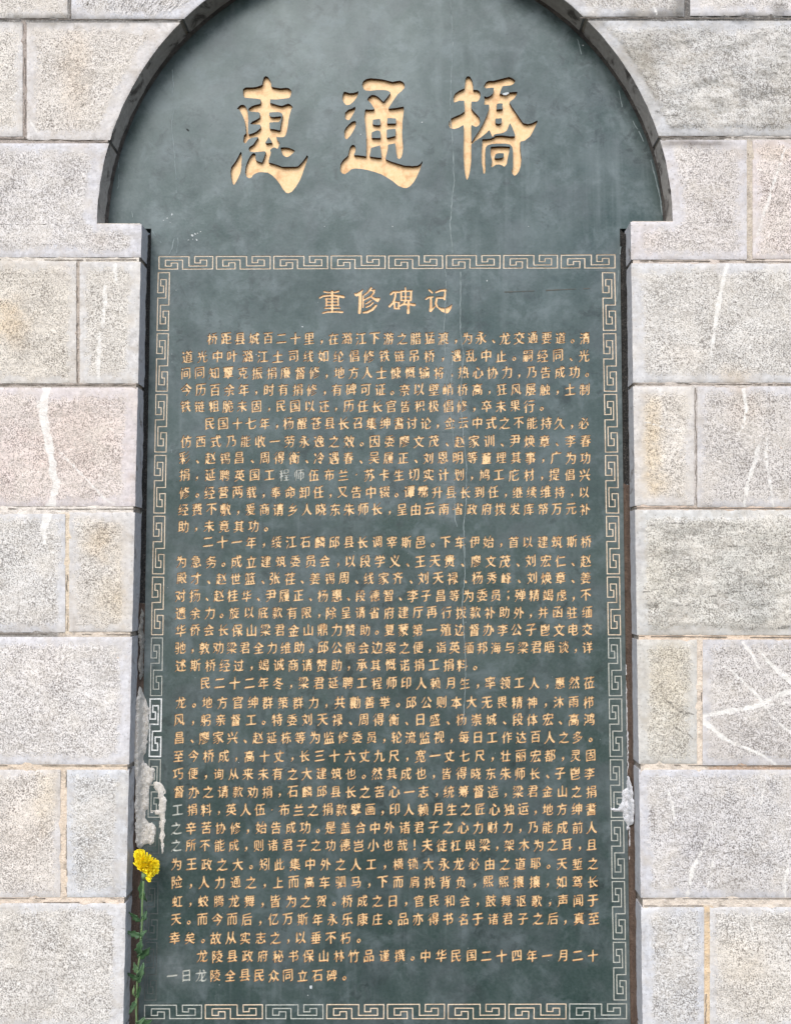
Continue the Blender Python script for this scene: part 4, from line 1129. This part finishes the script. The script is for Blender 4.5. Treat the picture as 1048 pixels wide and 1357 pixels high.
# ---- hairline cracks, chalky marks and chips on the face
YM = Y_SLAB - 0.0006
CR_ = [
    ([(597, 0), (600, 60), (598, 100)], .5, .9, .25), ([(598, 100), (596, 150), (599, 178), (600, 200), (602, 240), (599, 262), (596, 300), (600, 335)], .7, 1.5, .15),
    ([(590, 357), (591, 378), (588, 440), (592, 500), (590, 560)], .5, 1.0, .45), ([(610, 360), (610, 440), (614, 470), (610, 520), (612, 560)], .5, 1.3, .3),
    ([(599, 470), (597, 540), (602, 600), (601, 640), (603, 690), (608, 705), (614, 718), (616, 760), (612, 800), (617, 880), (614, 960)], .6, 1.1, .3),
    ([(612, 560), (618, 620), (618, 660), (614, 700), (616, 740)], .6, 1.1, .3),
    ([(229, 92), (230, 115), (229, 124)], .8, 1.4, .1), ([(231, 145), (228, 165), (231, 200), (234, 232), (234, 256)], .5, 1.1, .25),
    ([(231, 316), (229, 325), (225, 337)], .8, 1.8, .1), ([(236, 315), (236, 326), (234, 336)], .7, 1.2, .1),
    ([(226, 395), (228, 420), (226, 450), (231, 520), (229, 560), (227, 600)], .4, .8, .45),
    ([(157, 215), (158, 240), (157, 250)], .5, 1.0, .3), ([(175, 280), (176, 288)], .6, 1.1, .1),
    ([(765, 52), (768, 62), (770, 72)], .7, 1.3, .1), ([(820, 120), (823, 135), (824, 142)], .7, 1.5, .1), ([(838, 160), (848, 178), (858, 200), (868, 235), (874, 262), (877, 285)], .8, 2.2, .4),
    ([(171, 165), (164, 185), (156, 205), (150, 235)], .6, 1.6, .4),
    ([(826, 306), (822, 330), (819, 360), (816, 400)], .6, 1.6, .5), ([(202, 306), (210, 318), (214, 322)], .5, 1.2, .4),
]
for i, (pl, w0, w1, g) in enumerate(CR_):
    k = 1.1 if i < 6 else 1.0
    mb = MB(); ribbon(mb, pl, w0 * k, w1 * k, YM, .5, i * 3 + 1, 2.5, g * (.7 if i < 6 else 1))
    mb.build('hairline_crack' if i < 6 else 'chalk_streak', M_CRACK if i < 6 else M_CHALK, tablet)
mb = MB()
ribbon(mb, [(668, 387), (720, 385), (760, 383), (800, 381.5), (812, 384)], .6, 2.0, YM, .2, 5, 3, .25)
mb.build('rust_line', M_RUST, tablet)


def blot(mb, u, v, ru, rv, y, ang=0, seed=0):
    n = 9; t = np.linspace(0, 2 * math.pi, n, False)
    r = 1 + .35 * np.array([vnoise(k * 1.7, seed * 3.3, seed) for k in range(n)])
    x = ru * r * np.cos(t); z = rv * r * np.sin(t)
    mb.add(P(u + x * math.cos(ang) - z * math.sin(ang), v + x * math.sin(ang) + z * math.cos(ang), np.full(n, y)), [list(range(n))])


mb = MB()
for k, (u, v, r) in enumerate([(255, 312, 1.6), (259, 310, 1.1), (262, 309, .8), (250, 318, .8), (261, 318, 1.2), (256, 317, .5), (266, 307, .7), (228, 284, 1.1), (222, 289, .9), (217, 292, .6), (226, 295, .5),
                               (559, 162, .8), (478, 178, .7), (412, 1308, 2.0), (408, 1319, .7), (401, 433, .9), (340, 470, .6), (645, 372, .9), (700, 300, .5), (520, 300, .6), (430, 300, .5), (772, 60, .9)]):
    blot(mb, u, v, r * 1.2, r * .8, YM, random.uniform(0, 3), k)
for k in range(60):
    blot(mb, random.uniform(215, 800), random.uniform(300, 1330), random.uniform(.25, .55), random.uniform(.2, .45), YM, 0, k)
blot(mb, 669.5, 124.5, 4.6, 1.9, Y_SLAB - .001, -.15, 3)
mb.build('white_fleck', M_FLECK, tablet)['kind'] = 'stuff'
mb = MB(); blot(mb, 249, 172, 2.4, 1.1, YM, .7, 2); mb.build('dark_chip', M_DARKCHIP, tablet)


# ------------------------------------------------------------------ filler in the gap beside the tablet
def filler(side, v0, v1, mat, y_a, y_b, seed, part_name):
    """sloping bead of filler from the reveal to the edge of the slab"""
    n = int((v1 - v0) / 3); vv = np.linspace(v0, v1, n)
    e_face = lx(vv) if side == 'l' else rx(vv)
    e_slab = sl(vv) if side == 'l' else sr(vv)
    sg = 1 if side == 'l' else -1
    A = P(e_face, vv, np.zeros(n)); A[:, 1] = y_a + .006 * fbm(vv / 14, vv * 0 + seed, seed)
    A[:, 0] -= sg * .0015
    Bp = P(e_slab, vv, np.full(n, Y_SLAB)); Bp[:, 1] = y_b + .003 * fbm(vv / 10, vv * 0 + seed, seed + 2)
    Bp[:, 0] += sg * (.0002 + .0012 * fbm(vv / 9, vv * 0 + 2, seed + 3))
    m = 6; V = []
    for k in range(m):
        t = k / (m - 1)
        Q = A * (1 - t) + Bp * t
        if 0 < k < m - 1: Q[:, 1] += .006 * math.sin(math.pi * t) + .0025 * fbm(vv / 5, vv * 0 + k * 1.7, seed + k, 3)
        V.append(Q)
    mb = MB(); mb.add(np.stack(V, 1).reshape(-1, 3), grid_faces(n, m))
    return mb.build(part_name, mat, wall, True)


filler('l', 302, 560, M_GAPK, .050, Y_SLAB + .006, 3, 'gap_filler')
filler('l', 560, 800, M_GAPK, .054, Y_SLAB + .004, 5, 'gap_filler')
filler('l', 800, 1424, M_GAPB, .047, Y_SLAB + .003, 7, 'gap_filler')
filler('r', 300, 640, M_GAPK, .052, Y_SLAB + .006, 9, 'gap_filler')
filler('r', 640, 1424, M_GAPB, .054, Y_SLAB + .004, 11, 'gap_filler')
# dark grime line where the arch meets the slab
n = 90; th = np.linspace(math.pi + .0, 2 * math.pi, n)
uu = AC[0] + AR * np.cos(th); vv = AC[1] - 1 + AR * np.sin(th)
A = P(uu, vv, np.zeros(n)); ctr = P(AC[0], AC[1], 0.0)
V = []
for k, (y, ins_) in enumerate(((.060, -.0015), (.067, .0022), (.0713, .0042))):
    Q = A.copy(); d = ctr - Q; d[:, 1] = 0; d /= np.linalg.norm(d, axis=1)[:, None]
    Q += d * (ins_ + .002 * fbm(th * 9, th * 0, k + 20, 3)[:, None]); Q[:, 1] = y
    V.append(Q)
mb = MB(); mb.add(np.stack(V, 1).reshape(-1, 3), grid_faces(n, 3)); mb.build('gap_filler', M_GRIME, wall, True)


def patch(poly, y_of, mat, name, seed, step=1.5):
    """lump of dried cement: ragged outline, raised and rough"""
    poly = np.array(poly, float)
    d = np.diff(np.vstack([poly, poly[:1]]), axis=0); seg = np.hypot(*d.T)
    dense = []
    for p, dd, L in zip(poly, d, seg):
        for k in range(max(1, int(L / 2))): dense.append(p + dd * k / max(1, int(L / 2)))
    dense = np.array(dense)
    dense += 2.1 * np.stack([fbm(dense[:, 0] / 4, dense[:, 1] / 4, seed, 3), fbm(dense[:, 0] / 4, dense[:, 1] / 4, seed + 4, 3)], 1)
    lo, hi = dense.min(0), dense.max(0)
    gu, gv = np.meshgrid(np.arange(lo[0], hi[0], step), np.arange(lo[1], hi[1], step))
    g = np.stack([gu.ravel(), gv.ravel()], 1); g += R_.uniform(-.5, .5, g.shape)
    g = g[inside(g, [dense])]; g = g[seg_dist(g, dense) > 1.0]
    n0 = len(dense)
    vs_, _, fs, *_ = delaunay_2d_cdt([Vector(p) for p in np.vstack([dense, g])], [(i, (i + 1) % n0) for i in range(n0)], [], 1, 1e-4, False)
    va = np.array([(p.x, p.y) for p in vs_]); fa = np.array(fs)
    fa = fa[inside(va[fa].mean(1), [dense])]
    dd = seg_dist(va, dense)
    base, lift = y_of(va[:, 0], va[:, 1])
    y = base + .0012 - lift * sstep(0, 5, dd) - .0026 * sstep(0, 2, dd) * (1 + 1.2 * fbm(va[:, 0] / 6, va[:, 1] / 9, seed + 8, 4) + 1.1 * vnoise(va[:, 0] / 1.6, va[:, 1] / 3.2, seed))
    mb = MB(); mb.add(P(va[:, 0], va[:, 1], y), fa.tolist())
    return mb.build(name, mat, wall, True)


def y_left(u, v):
    # on the slab it is thin; towards the reveal it climbs out of the gap
    t = sstep(sl(v) + 2, lx(v) + 6, u)
    return Y_SLAB - .030 * t, .004 + .005 * t


def y_right(u, v):
    t = sstep(sr(v) - 1, rx(v) - 6, u)
    return Y_SLAB - .026 * t, .004 + .005 * t


Q5 = lambda l: [(160 + x / 5.9, 880 + y / 5.9) for x, y in l]
Q8 = lambda l: [(780 + x / 7.98, 980 + y / 7.98) for x, y in l]
p1 = patch(Q5([(150, 170), (168, 200), (185, 250), (215, 300), (228, 340), (226, 420), (224, 480), (215, 600), (205, 680), (186, 720), (192, 770), (215, 795), (240, 810), (262, 800), (272, 830), (258, 860), (262, 900), (250, 925), (235, 950), (230, 1000), (226, 1080), (224, 1130), (205, 1150), (200, 1190), (215, 1240), (250, 1235), (272, 1260), (275, 1330), (268, 1390), (240, 1420), (200, 1410), (150, 1440), (120, 1420), (118, 1300), (118, 1200), (112, 1100), (114, 1000), (118, 900), (105, 780), (108, 650), (112, 520), (116, 400), (122, 300), (132, 220)]),
           y_left, M_CEM, 'cement_patch', 31)
p1['label'] = 'dried grey white cement smeared over the chipped slab edge'
p2 = patch(Q5([(246, 935), (262, 915), (300, 925), (332, 935), (342, 960), (356, 1000), (360, 1060), (356, 1150), (354, 1250), (352, 1360), (340, 1450), (330, 1540), (322, 1640), (312, 1640), (312, 1540), (316, 1440), (306, 1360), (306, 1270), (300, 1180), (230, 1172), (222, 1150), (300, 1140), (296, 1060), (290, 1000), (262, 985), (248, 960)]),
           lambda u, v: (np.full(len(u), Y_SLAB), np.full(len(u), .0012)), M_CEM, 'cement_patch', 47, 2.0)
p3 = patch([(188, 805), (191, 815), (190, 835), (193, 850), (190, 870), (191, 885), (188, 900), (185, 900), (184, 880), (186, 860), (184, 840), (186, 820)], y_left, M_CEMD, 'cement_patch', 53, 2.0)
p4 = patch(Q8([(415, 370), (432, 410), (450, 470), (462, 560), (472, 640), (482, 740), (480, 820), (468, 890), (440, 905), (420, 920), (405, 980), (392, 960), (395, 900), (372, 862), (352, 775), (280, 762), (226, 748), (224, 730), (300, 722), (322, 690), (335, 650), (252, 668), (250, 655), (330, 645), (345, 600), (352, 545), (380, 515), (400, 500), (392, 450), (400, 400)]),
           y_right, M_CEMW, 'cement_patch', 61)
p4['label'] = 'white filler smeared over the chipped slab edge'
p5 = patch([(827, 880), (829, 880), (830.5, 930), (832, 980), (832.3, 1026), (831, 1026), (830.2, 985), (828.8, 935)], lambda u, v: (np.full(len(u), Y_SLAB), np.full(len(u), .001)), M_CEMW, 'cement_patch', 67, 2.0)
p6 = patch([(833, 1096), (835, 1096), (835, 1120), (834.5, 1142), (833, 1142), (833.5, 1120)], lambda u, v: (np.full(len(u), Y_SLAB), np.full(len(u), .001)), M_CEMW, 'cement_patch', 71, 2.0)

# ------------------------------------------------------------------ the flower
Z5 = lambda x, y: (150 + x / 5.28, 1100 + y / 5.28)
stem_px = [Z5(214, 340), Z5(212, 420), Z5(206, 520), Z5(202, 640), Z5(200, 740), Z5(190, 840), Z5(180, 930), Z5(172, 1020), Z5(165, 1120), Z5(164, 1240), Z5(164, 1357), (180.5, 1385), (180, 1421)]
stem_y = [.018, .020, .022, .024, .026, .027, .028, .029, .030, .031, .032, .033, .034]
SP = [P(u, v, y) for (u, v), y in zip(stem_px, stem_y)]
flower = thing('chrysanthemum', 'yellow chrysanthemum on a leafy green stem, propped against the tablet edge', 'flower', tuple(SP[-1]))


def tube(mb, pts, rad, n=8):
    pts = [Vector(p) for p in pts]; V = []
    up = Vector((0, 1, 0))
    for i, p in enumerate(pts):
        d = (pts[min(i + 1, len(pts) - 1)] - pts[max(i - 1, 0)]).normalized()
        s = d.cross(up).normalized(); t = s.cross(d)
        r = rad[i] if isinstance(rad, (list, tuple)) else rad
        for k in range(n):
            a = 2 * math.pi * k / n
            V.append(p + (s * math.cos(a) + t * math.sin(a)) * r)
    m = len(pts)
    fs = [[i * n + k, i * n + (k + 1) % n, (i + 1) * n + (k + 1) % n, (i + 1) * n + k] for i in range(m - 1) for k in range(n)]
    fs += [list(range(n))[::-1], [(m - 1) * n + k for k in range(n)]]
    mb.add([tuple(v) for v in V], fs)


def spline(pts, n):
    pa = np.array(pts, float); s = np.concatenate([[0], np.cumsum(np.linalg.norm(np.diff(pa, axis=0), axis=1))])
    q = np.linspace(0, s[-1], n)
    o = np.stack([np.interp(q, s, pa[:, k]) for k in range(3)], 1)
    for _ in range(3): o[1:-1] = .25 * o[:-2] + .5 * o[1:-1] + .25 * o[2:]
    return o


mb = MB(); sp_ = spline(SP, 40)
sp_[:, 0] += .0006 * np.sin(np.arange(40) * .9)
tube(mb, sp_, [.0027 + .0006 * math.sin(i * .8) * (i % 7 == 0) for i in range(40)])
mb.build('stem', M_STEM, flower, True)


def leaf(base, tip, width, mat, bulge=.006, lobes=3, twist=0.0, seed=0):
    """pointed lobed leaf, folded along its midrib"""
    b, t = Vector(base), Vector(tip); ax = (t - b); L = ax.length; ax.normalize()
    nrm = Vector((0.15 * math.sin(seed), -1, 0.1 * math.cos(seed * 2))); side = ax.cross(nrm).normalized(); nrm = side.cross(ax).normalized()
    if twist:
        q = Matrix.Rotation(twist, 3, ax); side = q @ side; nrm = q @ nrm
    N = 15; V = []; width *= 1.25
    for i in range(N):
        s = i / (N - 1)
        w = width * (math.sin(math.pi * s ** .75) ** .8 if 0 < s < 1 else 0.02) * (1 + .26 * math.sin(s * math.pi * 2 * lobes + seed))
        w = max(w, .0006)
        c = b + ax * L * s + nrm * bulge * math.sin(math.pi * s) * (1 if seed % 2 else -.3)
        for k in (-1, -.5, 0, .5, 1):
            V.append(c + side * w * k + nrm * (abs(k) * w * .42 - (.001 if k == 0 else 0)) + nrm * .0012 * math.sin(9 * s + 4 * k + seed))
    mb = MB(); mb.add([tuple(v) for v in V], grid_faces(N, 5))
    o = mb.build('leaf', mat, flower, True)
    so = o.modifiers.new('thickness', 'SOLIDIFY'); so.thickness = .0005
    return o


def pz(x, y, d): 
    u, v = Z5(x, y); return tuple(P(u, v, d))


LEAVES = [  # base, tip (zoom coordinates), depths, half width, material
    ((206, 490), (196, 352), .026, .018, .0065, M_LEAF), ((212, 400), (238, 500), .022, .030, .0045, M_LEAF),
    ((200, 640), (112, 575), .026, .018, .0075, M_LEAF), ((203, 640), (236, 560), .026, .034, .0050, M_LEAF), ((198, 745), (92, 708), .027, .020, .0065, M_LEAF),
    ((196, 760), (238, 700), .026, .026, .0055, M_LEAF), ((178, 900), (262, 820), .028, .020, .0085, M_LEAF), ((184, 870), (205, 760), .027, .014, .0080, M_LEAF),
    ((174, 1010), (148, 925), .029, .016, .0055, M_LEAFP), ((172, 1030), (214, 925), .029, .018, .0070, M_LEAFP), ((170, 1040), (104, 1000), .030, .026, .0070, M_LEAF), ((170, 1060), (210, 1010), .030, .020, .0060, M_LEAF),
    ((166, 1180), (192, 1085), .030, .024, .0038, M_LEAF), ((165, 1170), (150, 1085), .030, .024, .0030, M_STEM), ((163, 1190), (112, 1290), .031, .022, .0050, M_LEAF),
    ((168, 1357), (226, 1305), .032, .016, .0055, M_LEAFP), ((170, 1380), (275, 1330), .032, .022, .0075, M_LEAF), ((164, 1400), (120, 1370), .032, .020, .0060, M_LEAF),
]
for i, (b, t, d0, d1, w, m) in enumerate(LEAVES):
    leaf(pz(*b, d0), pz(*t, d1), w, m, .006, 2 + i % 3, .5 * math.sin(i * 2.3), i)

# flower head: spoon petals in rings, open to the upper right and towards the viewer
hc = Vector(P(*Z5(236, 250), .004)); sb = Vector(SP[0])
axis = Vector((0.62, -0.70, 0.22)).normalized()
e1 = axis.cross(Vector((0, 0, 1))).normalized(); e2 = axis.cross(e1).normalized()
heart = sb * .6 + hc * .4
mb = MB()
rng = random.Random(4)


def petal(d, L, w, curl, o):
    d = d.normalized(); side = d.cross(axis)
    if side.length < .05: side = e1.copy()
    side.normalize(); up = side.cross(d).normalized()
    N = 6; V = []
    for i in range(N):
        s = i / (N - 1)
        ww = w * (.35 + .75 * math.sin(math.pi * min(1, s * .62 + .1)) if s < .9 else .55)
        c = o + d * L * s + up * (curl * L * s * s)
        for k in (-1, 0, 1):
            V.append(c + side * ww * k + up * (.28 * ww * abs(k)))
    mb.add([tuple(v) for v in V], grid_faces(N, 3))


BLOOM = np.array([(150, 150), (175, 128), (205, 132), (232, 150), (264, 174), (300, 190), (326, 212), (331, 258), (318, 300), (290, 320), (268, 348), (250, 378), (234, 342), (216, 318),
                  (212, 276), (196, 282), (168, 264), (186, 238), (145, 238), (138, 216), (162, 198), (146, 176)], float)
root = Vector(P(*Z5(210, 285), .022))
tips = []
for a, b in zip(BLOOM, np.roll(BLOOM, -1, 0)):                        # the outer petals
    L = np.hypot(*(b - a))
    for k in range(max(1, int(L / 13))): tips.append((a + (b - a) * (k + rng.uniform(.1, .9)) / max(1, int(L / 13)), 0.0))
while len(tips) < 230:                                                # the crowded inner ones
    p = np.array([rng.uniform(138, 332), rng.uniform(128, 378)])
    if inside([p], [BLOOM])[0]:
        tips.append((p, float(min(1.0, seg_dist(p[None], BLOOM)[0] / 48))))
for k in range(34):                                                   # and the ones that hide the heart of the bloom
    tips.append((np.array([222 + rng.gauss(0, 20), 246 + rng.gauss(0, 24)]), rng.uniform(.7, 1.0)))
for p, dome in tips:
    tip = Vector(P(*Z5(*p), .018 - .026 * dome ** .8 + rng.uniform(-.003, .003)))
    start = root + (tip - root) * rng.uniform(.05, .35) + Vector((rng.uniform(-.003, .003), rng.uniform(-.004, .002), rng.uniform(-.003, .003)))
    d = tip - start
    L = min(d.length, .024); start = tip - d.normalized() * L
    petal(d, L, rng.uniform(.0016, .0030), rng.uniform(-.2, .45), start)
mb.build('flower_head', M_PETAL, flower, True)
mb = MB()
tube(mb, [tuple(sb - Vector((0, 0, .004))), tuple(sb + (heart - sb) * .35), tuple(heart)], [.003, .006, .008], 10)
mb.build('calyx', M_STEM, flower, True)
